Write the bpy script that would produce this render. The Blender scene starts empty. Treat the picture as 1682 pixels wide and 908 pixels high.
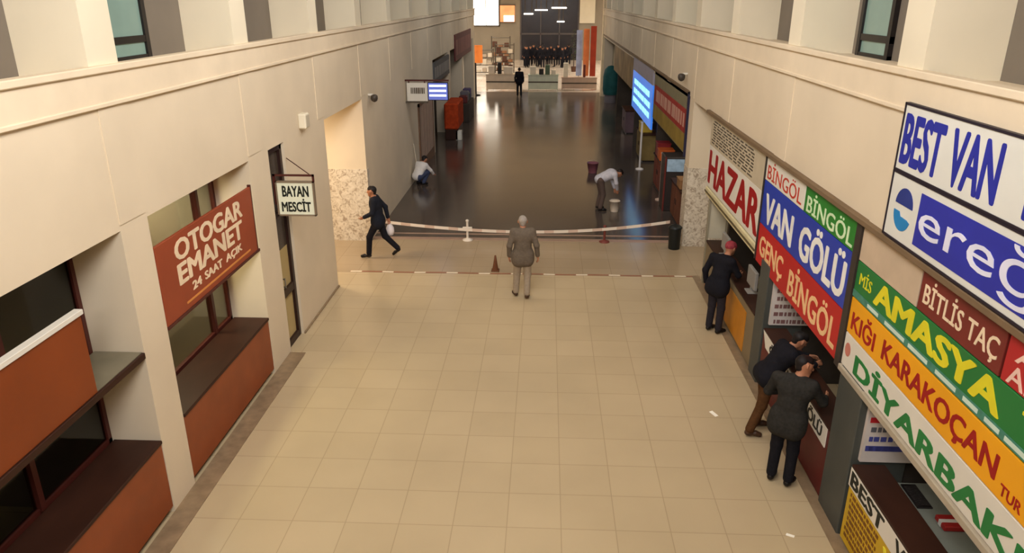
import bpy, math, random
import numpy as np
from mathutils import Vector, Matrix
random.seed(7)
SC = bpy.context.scene
COL = SC.collection

# ------------------------------------------------------------------ camera, world, light, exposure
cam_d = bpy.data.cameras.new('camera'); cam = bpy.data.objects.new('camera', cam_d); COL.objects.link(cam)
cam_d.sensor_fit = 'HORIZONTAL'; cam_d.sensor_width = 36.0; cam_d.lens = 1214.0 / 1682.0 * 36.0
cam.location = (0, 0, 5.75)
cam.rotation_euler = (math.radians(90 - 20.711), 0, math.radians(2.603))
cam_d.clip_end = 300
SC.camera = cam
SC.view_settings.view_transform = 'Standard'; SC.view_settings.look = 'None'
SC.view_settings.gamma = 1.0; SC.view_settings.exposure = 0.42; SC.view_settings.use_curve_mapping = False
world = bpy.data.worlds.new('world'); SC.world = world; world.use_nodes = True
bg = world.node_tree.nodes['Background']; bg.inputs[0].default_value = (1.0, 0.92, 0.82, 1); bg.inputs[1].default_value = 0.08

def area(name, loc, sx, sy, watts, color=(1, 0.86, 0.66), rot=(0, 0, 0)):
    d = bpy.data.lights.new(name, 'AREA'); d.shape = 'RECTANGLE'; d.size = sx; d.size_y = sy
    d.energy = watts; d.color = color
    o = bpy.data.objects.new(name, d); o.location = loc; o.rotation_euler = rot; COL.objects.link(o)
    return o
WARM = (0.96, 0.96, 1.0)
def flood(name, loc, aim, sx, sy, watts, color):
    q = (Vector(aim) - Vector(loc)).to_track_quat('-Z', 'Y')
    return area(name, loc, sx, sy, watts, color, q.to_euler())
HALL_FILLS = [(-3.5, 330), (1.0, 330), (5.5, 330), (10.0, 225), (14.5, 150), (20.0, 120), (27.0, 110), (34.0, 110), (41.0, 110)]  # unseen floods added to brighten the walls and niche reveals
for ly, lw in HALL_FILLS:
    flood('fill_flood', (-1.2, ly, 7.3), (-4.35, ly + 3.2, 4.4), 2.6, 1.2, lw * .44, WARM)
    flood('fill_flood', (0.3, ly, 7.3), (3.4, ly + 3.2, 4.4), 2.6, 1.2, lw * .32, WARM)
for lx in (-12, -8.5, 8.0, 12):  # unseen fills added to brighten the concourse, kept clear of floor reflections
    area('concourse_fill', (lx, 54, 7.4), 2.5, 2.5, 420, (1, 0.97, 0.93))
    area('concourse_fill', (lx, 65, 7.4), 2.5, 2.5, 420, (1, 0.97, 0.93))
area('corridor_lamp', (-6.6, 15.9, 3.4), 1.6, 1.0, 95, (1, 0.82, 0.60))
area('corridor_lamp', (5.6, 16.5, 3.4), 1.4, 0.8, 22, (1, 0.86, 0.66))
area('luggage_room_fill', (-6.0, 9.6, 3.35), 0.8, 0.8, 170, (1, 0.9, 0.75))  # unseen fill added to lighten the room behind the glass
for yy in (5.2, 9.2, 13.2):
    area('booth_lamp', (4.7, yy, 3.35), 0.5, 1.0, 7, (1, 0.88, 0.7))
for yy in (20, 26, 33, 40):
    area('kiosk_lamp', (4.6, yy, 3.3), 0.6, 1.4, 16, (1, 0.9, 0.75))

# ------------------------------------------------------------------ materials
def lin(c):
    c = c / 255.0
    return c / 12.92 if c <= 0.04045 else ((c + 0.055) / 1.055) ** 2.4
def rgb(t): return (lin(t[0]), lin(t[1]), lin(t[2]), 1)
MATS = {}
def mat(name, col, rough=0.6, spec=0.3, var=0.08, scale=3.0, emit=0.0, metal=0.0, bump=0.0, stretch=None):
    if name in MATS: return MATS[name]
    m = bpy.data.materials.new(name); m.use_nodes = True; nt = m.node_tree; N = nt.nodes; L = nt.links
    b = N['Principled BSDF']; b.inputs['Roughness'].default_value = rough
    b.inputs['Specular IOR Level'].default_value = spec; b.inputs['Metallic'].default_value = metal
    tc = N.new('ShaderNodeTexCoord'); nz = N.new('ShaderNodeTexNoise'); nz.inputs['Scale'].default_value = scale
    nz.inputs['Detail'].default_value = 5
    src = tc.outputs['Object']
    if stretch:
        mp = N.new('ShaderNodeMapping'); mp.inputs['Scale'].default_value = stretch; L.new(src, mp.inputs['Vector']); src = mp.outputs['Vector']
    L.new(src, nz.inputs['Vector'])
    mr = N.new('ShaderNodeMapRange'); mr.inputs['From Min'].default_value = 0.3; mr.inputs['From Max'].default_value = 0.7
    mr.inputs['To Min'].default_value = 1 - var; mr.inputs['To Max'].default_value = 1 + var
    L.new(nz.outputs['Fac'], mr.inputs['Value'])
    mx = N.new('ShaderNodeVectorMath'); mx.operation = 'SCALE'; mx.inputs[0].default_value = rgb(col)[:3]
    L.new(mr.outputs['Result'], mx.inputs['Scale']); L.new(mx.outputs['Vector'], b.inputs['Base Color'])
    if emit:
        L.new(mx.outputs['Vector'], b.inputs['Emission Color']); b.inputs['Emission Strength'].default_value = emit
    if bump:
        bp = N.new('ShaderNodeBump'); bp.inputs['Strength'].default_value = bump; bp.inputs['Distance'].default_value = 0.01
        L.new(nz.outputs['Fac'], bp.inputs['Height']); L.new(bp.outputs['Normal'], b.inputs['Normal'])
    MATS[name] = m; return m

def tile_mat(name, col, col2, mortar, size, off, rough, spec, msize=0.006, blot=0.06):
    m = bpy.data.materials.new(name); m.use_nodes = True; nt = m.node_tree; N = nt.nodes; L = nt.links
    b = N['Principled BSDF']; b.inputs['Roughness'].default_value = rough; b.inputs['Specular IOR Level'].default_value = spec
    tc = N.new('ShaderNodeTexCoord'); mp = N.new('ShaderNodeMapping'); mp.inputs['Location'].default_value = (off[0], off[1], 0)
    L.new(tc.outputs['Object'], mp.inputs['Vector'])
    br = N.new('ShaderNodeTexBrick'); br.offset = 0; br.inputs['Scale'].default_value = 1
    br.inputs['Brick Width'].default_value = size; br.inputs['Row Height'].default_value = size
    br.inputs['Mortar Size'].default_value = msize; br.inputs['Mortar Smooth'].default_value = 0.3
    br.inputs['Color1'].default_value = rgb(col); br.inputs['Color2'].default_value = rgb(col2); br.inputs['Mortar'].default_value = rgb(mortar)
    L.new(mp.outputs['Vector'], br.inputs['Vector'])
    nz = N.new('ShaderNodeTexNoise'); nz.inputs['Scale'].default_value = 0.55; nz.inputs['Detail'].default_value = 6
    L.new(tc.outputs['Object'], nz.inputs['Vector'])
    mr = N.new('ShaderNodeMapRange'); mr.inputs['From Min'].default_value = 0.3; mr.inputs['From Max'].default_value = 0.7
    mr.inputs['To Min'].default_value = 1 - blot; mr.inputs['To Max'].default_value = 1 + blot
    L.new(nz.outputs['Fac'], mr.inputs['Value'])
    mx = N.new('ShaderNodeVectorMath'); mx.operation = 'SCALE'
    L.new(br.outputs['Color'], mx.inputs[0]); L.new(mr.outputs['Result'], mx.inputs['Scale']); L.new(mx.outputs['Vector'], b.inputs['Base Color'])
    nr = N.new('ShaderNodeMapRange'); nr.inputs['To Min'].default_value = rough * 0.75; nr.inputs['To Max'].default_value = rough * 1.3
    L.new(nz.outputs['Fac'], nr.inputs['Value']); L.new(nr.outputs['Result'], b.inputs['Roughness'])
    MATS[name] = m; return m

def marble_mat(name):
    m = bpy.data.materials.new(name); m.use_nodes = True; nt = m.node_tree; N = nt.nodes; L = nt.links
    b = N['Principled BSDF']; b.inputs['Roughness'].default_value = 0.35
    tc = N.new('ShaderNodeTexCoord'); nz = N.new('ShaderNodeTexNoise'); nz.inputs['Scale'].default_value = 11; nz.inputs['Detail'].default_value = 8
    nz.inputs['Distortion'].default_value = 1.2
    L.new(tc.outputs['Object'], nz.inputs['Vector'])
    cr = N.new('ShaderNodeValToRGB'); e = cr.color_ramp.elements
    e[0].position = 0.36; e[0].color = rgb((166, 148, 126)); e[1].position = 0.62; e[1].color = rgb((224, 212, 190))
    q = e.new(0.47); q.color = rgb((206, 192, 168))
    L.new(nz.outputs['Fac'], cr.inputs['Fac']); L.new(cr.outputs['Color'], b.inputs['Base Color'])
    MATS[name] = m; return m

def glass_mat(name, tint, gloss=0.12):
    m = bpy.data.materials.new(name); m.use_nodes = True; nt = m.node_tree; N = nt.nodes; L = nt.links
    for n in list(N): N.remove(n)
    out = N.new('ShaderNodeOutputMaterial'); t = N.new('ShaderNodeBsdfTransparent'); t.inputs[0].default_value = rgb(tint)
    g = N.new('ShaderNodeBsdfGlossy'); g.inputs['Roughness'].default_value = 0.08
    lw = N.new('ShaderNodeLayerWeight'); pw = N.new('ShaderNodeMath'); pw.operation = 'POWER'; pw.inputs[1].default_value = 4
    fr = N.new('ShaderNodeMath'); fr.operation = 'MULTIPLY_ADD'; fr.inputs[1].default_value = 0.6; fr.inputs[2].default_value = 0.03
    L.new(lw.outputs['Facing'], pw.inputs[0]); L.new(pw.outputs[0], fr.inputs[0])
    mx = N.new('ShaderNodeMixShader'); L.new(fr.outputs[0], mx.inputs[0]); L.new(t.outputs[0], mx.inputs[1]); L.new(g.outputs[0], mx.inputs[2])
    L.new(mx.outputs[0], out.inputs[0]); MATS[name] = m; return m

M_wall = mat('cream_plaster', (222, 205, 176), 0.75, 0.2, 0.05, 0.9, bump=0.05)
M_trim = mat('cream_moulding', (226, 208, 178), 0.65, 0.2, 0.05, 2.0)
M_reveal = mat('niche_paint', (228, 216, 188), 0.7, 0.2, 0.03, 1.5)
M_nicheback = mat('niche_back_grey', (122, 112, 98), 0.7, 0.2, 0.06, 1.5)  # niche backs coloured a darker grey than the reveals
M_floor = tile_mat('beige_tiles', (194, 174, 138), (190, 170, 134), (172, 152, 118), 0.63, (0.38, -0.05), 0.22, 0.35)
M_floor2 = tile_mat('reflection_tiles', (170, 150, 120), (166, 146, 116), (150, 130, 102), 0.63, (0.38, -0.05), 0.22, 0.4)  # beige tiles browned, reflection of the dark hall beyond put into the colour
M_dark = tile_mat('granite_tiles', (84, 74, 66), (78, 68, 61), (66, 58, 52), 0.6, (0, 0), 0.16, 0.4, 0.004, 0.12)
M_pale = tile_mat('pale_tiles', (224, 208, 186), (216, 200, 178), (160, 140, 120), 0.6, (0, 0), 0.2, 0.4)
M_strip = mat('stone_strip', (142, 120, 92), 0.4, 0.3, 0.22, 6)
M_marble = marble_mat('speckled_marble')
M_brown = mat('dark_brown_laminate', (54, 30, 20), 0.5, 0.2, 0.2, 4, stretch=(1, 0.3, 1))
M_orange = mat('orange_brown_panel', (140, 68, 32), 0.4, 0.35, 0.12, 2.5)
M_orange2 = mat('orange_transom', (132, 62, 25), 0.45, 0.3, 0.1, 1.2)
M_black = mat('black_metal', (26, 20, 18), 0.45, 0.4)
M_darkred = mat('dark_red_frame', (78, 34, 26), 0.45, 0.3)
M_glass = glass_mat('shop_glass', (196, 196, 182))
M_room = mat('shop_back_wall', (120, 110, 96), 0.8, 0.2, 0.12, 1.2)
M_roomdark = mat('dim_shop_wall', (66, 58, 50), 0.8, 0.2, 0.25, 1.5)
M_white = mat('white_sign_face', (226, 220, 204), 0.5, 0.3, 0.03)
M_pillar = mat('grey_green_cladding', (74, 76, 70), 0.5, 0.35, 0.12, 2)

# ------------------------------------------------------------------ mesh helpers
class MB:
    def __init__(s): s.v = []; s.f = []; s.sm = []
    def add(s, vs, fs, smooth=False):
        b = len(s.v); s.v += [tuple(p) for p in vs]
        for f in fs: s.f.append([i + b for i in f]); s.sm.append(smooth)
        return s
    def box(s, x0, x1, y0, y1, z0, z1, bev=0.0):
        x0, x1 = sorted((x0, x1)); y0, y1 = sorted((y0, y1)); z0, z1 = sorted((z0, z1))
        if bev <= 0:
            vs = [(x, y, z) for z in (z0, z1) for y in (y0, y1) for x in (x0, x1)]
            return s.add(vs, [(0, 2, 3, 1), (4, 5, 7, 6), (0, 1, 5, 4), (2, 6, 7, 3), (0, 4, 6, 2), (1, 3, 7, 5)])
        b = min(bev, (x1 - x0) * .45, (y1 - y0) * .45, (z1 - z0) * .45)
        ix = [(x0, x0 + b), (x1, x1 - b)]; iy = [(y0, y0 + b), (y1, y1 - b)]; iz = [(z0, z0 + b), (z1, z1 - b)]
        vs = []; ind = {}
        for i in (0, 1):
            for j in (0, 1):
                for k in (0, 1):
                    for a in 'xyz':
                        ind[i, j, k, a] = len(vs)
                        vs.append((ix[i][0 if a == 'x' else 1], iy[j][0 if a == 'y' else 1], iz[k][0 if a == 'z' else 1]))
        fs = []
        q = lambda *t: [ind[u] for u in t]
        for i in (0, 1):
            fs.append(q((i,0,0,'x'),(i,1,0,'x'),(i,1,1,'x'),(i,0,1,'x'))); fs.append(q((0,i,0,'y'),(1,i,0,'y'),(1,i,1,'y'),(0,i,1,'y'))); fs.append(q((0,0,i,'z'),(1,0,i,'z'),(1,1,i,'z'),(0,1,i,'z')))
            for j in (0, 1):
                fs.append(q((i,j,0,'x'),(i,j,1,'x'),(i,j,1,'y'),(i,j,0,'y'))); fs.append(q((i,0,j,'x'),(i,1,j,'x'),(i,1,j,'z'),(i,0,j,'z'))); fs.append(q((0,i,j,'y'),(1,i,j,'y'),(1,i,j,'z'),(0,i,j,'z')))
                for k in (0, 1): fs.append(q((i,j,k,'x'),(i,j,k,'y'),(i,j,k,'z')))
        c = Vector(((x0+x1)/2, (y0+y1)/2, (z0+z1)/2)); out = []
        for f in fs:
            p = [Vector(vs[n]) for n in f]; nn = (p[1]-p[0]).cross(p[2]-p[0]); ce = sum(p, Vector())/len(p)
            out.append(f if nn.dot(ce-c) > 0 else f[::-1])
        return s.add(vs, out)
    def tube(s, a, b, r0, r1=None, n=12, caps=True):
        a = Vector(a); b = Vector(b); r1 = r0 if r1 is None else r1
        d = (b - a).normalized(); u = d.orthogonal().normalized(); w = d.cross(u); vs = []
        for p, r in ((a, r0), (b, r1)):
            for i in range(n):
                t = 2 * math.pi * i / n; vs.append(p + (u * math.cos(t) + w * math.sin(t)) * r)
        s.add(vs, [(i, (i + 1) % n, n + (i + 1) % n, n + i) for i in range(n)], True)
        if caps: s.add(vs, [tuple(range(n))[::-1], tuple(range(n, 2 * n))])
        return s
    def lathe(s, c, prof, n=20):
        vs = []
        for r, z in prof:
            for i in range(n):
                t = 2 * math.pi * i / n; vs.append((c[0] + r * math.cos(t), c[1] + r * math.sin(t), c[2] + z))
        m = len(prof)
        s.add(vs, [(k * n + i, k * n + (i + 1) % n, (k + 1) * n + (i + 1) % n, (k + 1) * n + i) for k in range(m - 1) for i in range(n)], True)
        s.add(vs, [tuple(range(n))[::-1], tuple(range((m - 1) * n, m * n))])
        return s
    def poly(s, pts, n, t):
        """a flat outline given as 3-D points, thickened by t along n"""
        n = Vector(n); k = len(pts); a = [Vector(p) for p in pts]; b = [p + n * t for p in a]
        fs = [tuple(range(k, 2 * k)), tuple(range(k))[::-1]] + [(i, (i + 1) % k, k + (i + 1) % k, k + i) for i in range(k)]
        return s.add(a + b, fs)
    def build(s, name, m, parent=None, origin=None):
        me = bpy.data.meshes.new(name)
        o = Vector((0, 0, 0)) if origin is None else Vector(origin)
        me.from_pydata([(p[0] - o[0], p[1] - o[1], p[2] - o[2]) for p in s.v], [], s.f)
        me.polygons.foreach_set('use_smooth', s.sm); me.materials.append(m); me.update()
        ob = bpy.data.objects.new(name, me); COL.objects.link(ob)
        if parent is not None: ob.parent = parent
        elif origin is not None: ob.location = o
        return ob

def tag(o, label, cat, group=None, kind=None):
    o['label'] = label; o['category'] = cat
    if group: o['group'] = group
    if kind: o['kind'] = kind
    return o
def thing(name, loc, label, cat, group=None):
    o = bpy.data.objects.new(name, None); o.empty_display_size = 0.1; o.location = loc; COL.objects.link(o)
    return tag(o, label, cat, group)
def struct(name, mb, m, parent=None):
    o = mb.build(name, m, parent)
    if parent is None: o['kind'] = 'structure'
    return o
def org(t): return Vector(t.location)
def part(t, name, mb, m, sub=None, label=None):
    o = mb.build(name, m, sub if sub is not None else t, org(t))
    if label: o['label'] = label
    return o

def glyphs(s, bold=0.0, shear=0.0, spacing=1.0):
    cu = bpy.data.curves.new('t', 'FONT'); cu.body = s; cu.resolution_u = 3; cu.extrude = 0.5
    cu.shear = shear; cu.space_character = spacing
    ob = bpy.data.objects.new('t', cu); me = bpy.data.meshes.new_from_object(ob)
    vs = np.array([v.co[:] for v in me.vertices]); fs = [list(p.vertices) for p in me.polygons]
    bpy.data.objects.remove(ob); bpy.data.curves.remove(cu); bpy.data.meshes.remove(me)
    if bold > 0:                                   # thicken the strokes by overlaying shifted copies
        n = len(vs); allv = []; allf = []
        sh = [(0, 0)] + [(bold * c_, bold * .7 * s_) for c_, s_ in ((1, 0), (-1, 0), (0, 1), (0, -1), (.7, .7), (-.7, .7), (.7, -.7), (-.7, -.7))]
        for i, (dx, dy) in enumerate(sh):
            allv.append(vs + np.array((dx, dy, .012 * i))); allf += [[q + i * n for q in f] for f in fs]
        vs = np.concatenate(allv); fs = allf
    lo = vs.min(0); hi = vs.max(0); vs = (vs - lo) / (hi - lo)
    return vs, fs
def letters(mb, s, o, u, v, n, t=0.006, bold=0.02, shear=0.0, spacing=1.0):
    vs, fs = glyphs(s, bold, shear, spacing); o, u, v, n = map(Vector, (o, u, v, n))
    mb.add([o + u * float(p[0]) + v * float(p[1]) + n * (float(p[2]) * t - 0.001) for p in vs], fs); return mb
def lettersR(mb, s, X, ya, yb, z0, z1, **k):   # on the right-hand wall, reading from far (ya) to near (yb)
    return letters(mb, s, (X, ya, z0), (0, yb - ya, 0), (0, 0, z1 - z0), (-1, 0, 0), **k)
def lettersL(mb, s, X, ya, yb, z0, z1, **k):   # on the left-hand wall, reading from near (ya) to far (yb)
    return letters(mb, s, (X, ya, z0), (0, yb - ya, 0), (0, 0, z1 - z0), (1, 0, 0), **k)
def lettersF(mb, s, Y, xa, xb, z0, z1, **k):   # facing the near end of the hall
    return letters(mb, s, (xa, Y, z0), (xb - xa, 0, 0), (0, 0, z1 - z0), (0, -1, 0), **k)
def small_print(mb, o, u, v, n, rows, rnd, hgt=0.5, t=0.004):
    """rows of short word-like strokes"""
    o, u, v, n = map(Vector, (o, u, v, n)); L = u.length
    for r in range(rows):
        a = rnd.uniform(0.01, 0.05)
        while a < 0.95:
            w = min(rnd.uniform(0.03, 0.11), 0.98 - a)
            b0 = (r + 0.5 - hgt / 2) / rows; b1 = (r + 0.5 + hgt / 2) / rows
            mb.poly([o + u * a + v * b0, o + u * (a + w) + v * b0, o + u * (a + w) + v * b1, o + u * a + v * b1], n, t)
            a += w + rnd.uniform(0.015, 0.04)
    return mb

# ------------------------------------------------------------------ the room
XL, XR = -4.35, 3.40
PIER = [7.08 + 3.485 * k for k in range(-3, 12)]          # near edge of each upper pier
HT = 7.6
fl = MB().box(-10, 8, -6, 15.3, -0.2, 0); struct('floor', fl, M_floor)
fl = MB().box(-10, 8, 15.3, 17.75, -0.2, 0); struct('floor', fl, M_floor2)
fl = MB().box(-8, 8, 17.75, 49.0, -0.2, 0); struct('floor', fl, M_dark)
fl = MB().box(-16, 16, 49.0, 76, -0.2, 0); struct('floor', fl, M_pale)
struct('ceiling', MB().box(-7, 7, -6, 47, HT, HT + 0.2).box(-16, 16, 47, 76.2, HT, HT + 0.2), M_wall)

def hall_wall(name, X, sgn, openings, end):
    """sgn = -1 for the left wall, +1 for the right; openings are gaps in the lower storey"""
    m = MB(); b = X + sgn * 0.70
    y = -6.0; X0 = X + (0.06 if sgn > 0 else 0)
    for (a, c) in openings:
        m.box(X0, X + sgn * 0.58, y, a, 0, 3.5); y = c
    if y < end: m.box(X0, X + sgn * 0.58, y, end, 0, 3.5)
    m.box(X, b, -6, end, 3.5, 5.04)
    for p in PIER:
        if p + 0.52 < end:
            m.box(X - sgn * 0.012, X + sgn * 0.3, p, p + 0.5, 3.56, 4.77)       # shallow pilaster
    return struct(name, m, M_wall)
hall_wall('wall_left', XL, -1, [(-3, 7.08), (7.62, 10.55), (11.35, 12.08), (14.45, 17.6), (29.0, 33.6), (34.4, 39.0), (39.8, 45.2)], 46.2)
hall_wall('wall_right', XR, 1, [(-3, 7.08), (7.62, 10.6), (11.0, 46.9)], 47.6)
for nm, X, sg, end in (('wall_left', XL, -1, 46.2), ('wall_right', XR, 1, 47.6)):
    m = MB()
    for p in PIER:
        if p + 0.52 < end: m.box(X, X + sg * 0.70, p, p + 0.52, 5.04, HT)
    struct(nm + '_upper', m, M_reveal)
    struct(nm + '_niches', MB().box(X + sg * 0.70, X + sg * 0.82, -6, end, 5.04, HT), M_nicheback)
# ledge under the niches
for i, (X, sg, end) in enumerate(((XL, -1, 46.2), (XR, 1, 47.6))):
    m = MB().box(X - sg * 0.035, X + sg * 0.02, -6, end, 4.78, 5.06).box(X - sg * 0.075, X + sg * 0.06, -6, end, 5.06, 5.13, 0.01).box(X - sg * 0.055, X + sg * 0.02, -6, end, 4.74, 4.785, 0.008)
    struct('trim_%d' % (i + 1), m, M_trim)
# brown strip painted in for the shadow groove between fascia boards and wall on the right
struct('trim_3', MB().box(XR - 0.07, XR + 0.02, -3, 15.75, 3.50, 3.565, 0.008), mat('brown_strip', (120, 98, 72), 0.6))
struct('trim_4', MB().box(XR - 0.05, XR + 0.02, 18.0, 46.8, 3.60, 3.67, 0.008), mat('brown_strip', (120, 98, 72)))
# stone strips at the foot of the shop fronts
struct('baseboard_left', MB().box(XL, XL + 0.27, -3, 11.3, 0, 0.012).box(XL + 0.0, XL + 0.03, 12.08, 14.45, 0.0, 0.03), M_strip)
struct('baseboard_right', MB().box(XR - 0.13, XR + 0.02, -3, 15.4, 0, 0.012), M_strip)
# side corridor on the left and its far wall, the matching wall on the right
struct('wall_corridor_left', MB().box(-10, XL - 0.58, 17.6, 17.8, 1.82, 3.5).box(-10, XL - 0.58, 14.25, 14.45, 0, 3.5).box(-10.2, -10, 14.2, 17.8, 0, 3.5).box(-10, XL - 0.7, 14.2, 17.8, 3.5, 3.7), M_wall)
struct('wall_corridor_right', MB().box(XR, 8, 17.5, 18.0, 1.95, 3.5).box(8, 8.2, 11, 18.0, 0, 3.5), M_wall)
struct('wall_dado_left', MB().box(-10, XL + 0.012, 17.588, 17.8, 0, 1.82), M_marble)
struct('wall_dado_right', MB().box(XR - 0.012, 8, 17.488, 18.0, 0, 1.95), M_marble)
# shop interiors
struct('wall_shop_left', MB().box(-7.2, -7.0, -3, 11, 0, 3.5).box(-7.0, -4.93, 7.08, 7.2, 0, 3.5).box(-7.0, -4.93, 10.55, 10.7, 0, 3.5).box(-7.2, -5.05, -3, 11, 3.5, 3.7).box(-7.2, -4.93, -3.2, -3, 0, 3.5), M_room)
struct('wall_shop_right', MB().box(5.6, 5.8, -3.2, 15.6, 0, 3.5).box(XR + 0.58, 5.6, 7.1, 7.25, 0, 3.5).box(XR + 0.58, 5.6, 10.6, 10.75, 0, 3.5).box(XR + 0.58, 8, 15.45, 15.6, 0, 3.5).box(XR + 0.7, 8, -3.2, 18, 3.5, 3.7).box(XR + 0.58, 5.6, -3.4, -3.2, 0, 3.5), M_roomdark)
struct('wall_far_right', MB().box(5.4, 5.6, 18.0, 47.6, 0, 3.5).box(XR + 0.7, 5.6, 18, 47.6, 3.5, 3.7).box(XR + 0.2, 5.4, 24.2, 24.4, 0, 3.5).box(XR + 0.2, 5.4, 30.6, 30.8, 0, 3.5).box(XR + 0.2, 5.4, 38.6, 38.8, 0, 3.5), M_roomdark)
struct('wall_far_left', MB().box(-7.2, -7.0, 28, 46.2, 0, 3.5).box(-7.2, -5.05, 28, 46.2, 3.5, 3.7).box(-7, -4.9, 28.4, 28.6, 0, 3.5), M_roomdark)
struct('wall_back', MB().box(-10, 8, -6.2, -6, 0, HT + 0.2), M_wall)
# wide concourse at the far end
struct('wall_concourse', MB().box(-16, -2.6, 75, 75.3, 0, HT).box(3.0, 16, 75, 75.3, 0, HT).box(-2.6, 3.0, 75, 75.3, 6.4, HT).box(-16.2, -16, 46, 75.3, 0, HT).box(16, 16.2, 46, 75.3, 0, HT)
       .box(-16, XL - 0.7, 46.0, 46.2, 0, HT).box(XR + 0.7, 16, 47.4, 47.6, 0, HT), mat('concourse_paint', (150, 138, 118), 0.7, 0.2, 0.1, 0.8))
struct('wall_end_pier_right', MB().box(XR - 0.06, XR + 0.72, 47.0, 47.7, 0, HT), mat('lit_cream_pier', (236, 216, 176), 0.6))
struct('wall_end_panel', MB().box(3.05, 4.5, 74.8, 75.0, 3.4, HT), M_reveal)
# dark entrance at the far end
struct('door_2', MB().box(-2.6, 3.0, 75.02, 75.1, 0, 6.4), mat('dark_glass_front', (40, 34, 34), 0.25, 0.5, 0.25, 1.2))
d2 = bpy.data.objects['door_2']
struct('door_frame', MB().box(-2.62, -2.5, 74.94, 75.05, 0, 6.4).box(2.9, 3.02, 74.94, 75.05, 0, 6.4).box(-0.7, -0.6, 74.94, 75.05, 0, 6.4).box(1.1, 1.2, 74.94, 75.05, 0, 6.4).box(-2.6, 3, 74.94, 75.05, 2.35, 2.5), mat('grey_metal', (92, 84, 80), 0.4), d2)

# windows in the niches
M_pane = mat('green_grey_pane', (132, 158, 146), 0.2, 0.4, 0.1, 1.0)
def niche_window(n, X, sg, ya, yb):
    xb = X + sg * 0.70
    f = MB(); w = 0.09
    f.box(xb - sg * 0.06, xb + sg * .005, ya, ya + w, 5.04, 7.2).box(xb - sg * 0.06, xb + sg * .005, yb - w, yb, 5.04, 7.2)
    f.box(xb - sg * 0.055, xb + sg * .005, ya, yb, 5.04, 5.085).box(xb - sg * 0.055, xb + sg * .005, ya, yb, 5.23, 5.31).box(xb - sg * 0.055, xb + sg * .005, ya, yb, 7.12, 7.2)
    o = struct('window_%d' % n, f, M_black)
    MB().box(xb - sg * 0.03, xb - sg * 0.012, ya + .02, yb - .02, 5.06, 7.18).build('pane', M_pane, o)
wn = 1
for k, p in enumerate(PIER):
    a = p + 0.52
    if k >= 3 and (k - 3) % 2 == 0 and a < 44: niche_window(wn, XL, -1, a + 0.75, a + 1.93); wn += 1
for k, p in enumerate(PIER):
    a = p + 0.52
    if k in (3, 6, 9): niche_window(wn, XR, 1, a + 1.75, a + 2.72); wn += 1

# door in the left wall
d = MB().box(-4.50, -4.40, 11.35, 11.44, 0, 3.5).box(-4.50, -4.40, 11.98, 12.08, 0, 3.5).box(-4.50, -4.40, 11.35, 12.08, 3.4, 3.5).box(-4.50, -4.405, 11.35, 12.08, 0.0, 0.12).box(-4.50, -4.405, 11.35, 12.08, 0.92, 1.06).box(-4.50, -4.405, 11.35, 12.08, 2.35, 2.42)
d1 = struct('door_1', d, mat('dark_door_frame', (44, 24, 18), 0.45, 0.35))
MB().box(-4.47, -4.45, 11.42, 12.0, 2.4, 3.42).build('upper_glass', mat('smoky_glass', (74, 64, 54), 0.25, 0.4, 0.2, 2), d1)
MB().box(-4.47, -4.45, 11.42, 12.0, 1.75, 2.38).build('middle_glass', mat('smoky_glass', (74, 64, 54)), d1)
MB().box(-4.47, -4.45, 11.42, 12.0, 0.1, 1.75).build('lower_panel', mat('cream_reflection', (186, 164, 112), 0.5, 0.3, 0.08, 1.5), d1)  # glass coloured cream for the reflection of the wall
MB().tube((-4.37, 11.5, 1.12), (-4.37, 11.5, 1.3), 0.012).box(-4.41, -4.37, 11.49, 11.51, 1.13, 1.15).box(-4.41, -4.37, 11.49, 11.51, 1.27, 1.29).build('handle', mat('steel', (150, 145, 138), 0.3, 0.5, metal=0.8), d1)

# ------------------------------------------------------------------ left shop fronts
def shop_front(label, ya, yb, posts, zlo=1.0, zhi=3.5):
    t = thing('shop_window', (-4.93, (ya + yb) / 2, 0), label, 'shop window')
    part(t, 'glass', MB().box(-4.955, -4.945, ya, yb, zlo, zhi), M_glass)
    f = MB().box(-4.98, -4.92, ya, yb, zhi - 0.06, zhi).box(-4.98, -4.92, ya, yb, 0.9, zlo + 0.03)
    for y in (ya + 0.03, yb - 0.03): f.box(-4.98, -4.92, y - 0.03, y + 0.03, 0, zhi)
    part(t, 'frame', f, M_darkred)
    for y in posts: part(t, 'post', MB().box(-4.985, -4.90, y - 0.035, y + 0.035, zlo, zhi), M_darkred)
    part(t, 'lower_board', MB().box(-4.97, -4.935, ya, yb, 0, 0.92), M_brown)
    return t
shop_front('dark glazed shop window behind orange-brown counter at bottom left', -2.9, 7.07, [2.4, 4.2, 5.82])
shop_front('glazed luggage office window behind the sign with cream lettering', 7.63, 10.54, [9.93])

def left_counter(label, ya, yb):
    t = thing('counter', (-4.62, (ya + yb) / 2, 0), label, 'counter')
    part(t, 'countertop', MB().box(-4.90, -4.335, ya, yb, 0.955, 1.0, 0.008), M_brown, label='dark brown countertop')
    part(t, 'front_panel', MB().box(-4.40, -4.355, ya, yb, 0.09, 0.955, 0.004), M_orange, label='orange-brown front panel')
    part(t, 'plinth', MB().box(-4.86, -4.42, ya + .02, yb - .02, 0, 0.09), M_black)
    part(t, 'carcass', MB().box(-4.88, -4.40, ya + .01, yb - .01, 0.09, 0.955), M_brown)
    return t
left_counter('long orange-brown counter with dark top at bottom left, in front of dark glazing', -2.9, 7.07)
left_counter('orange-brown counter with dark top below the brown luggage office sign', 7.63, 10.54)

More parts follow.
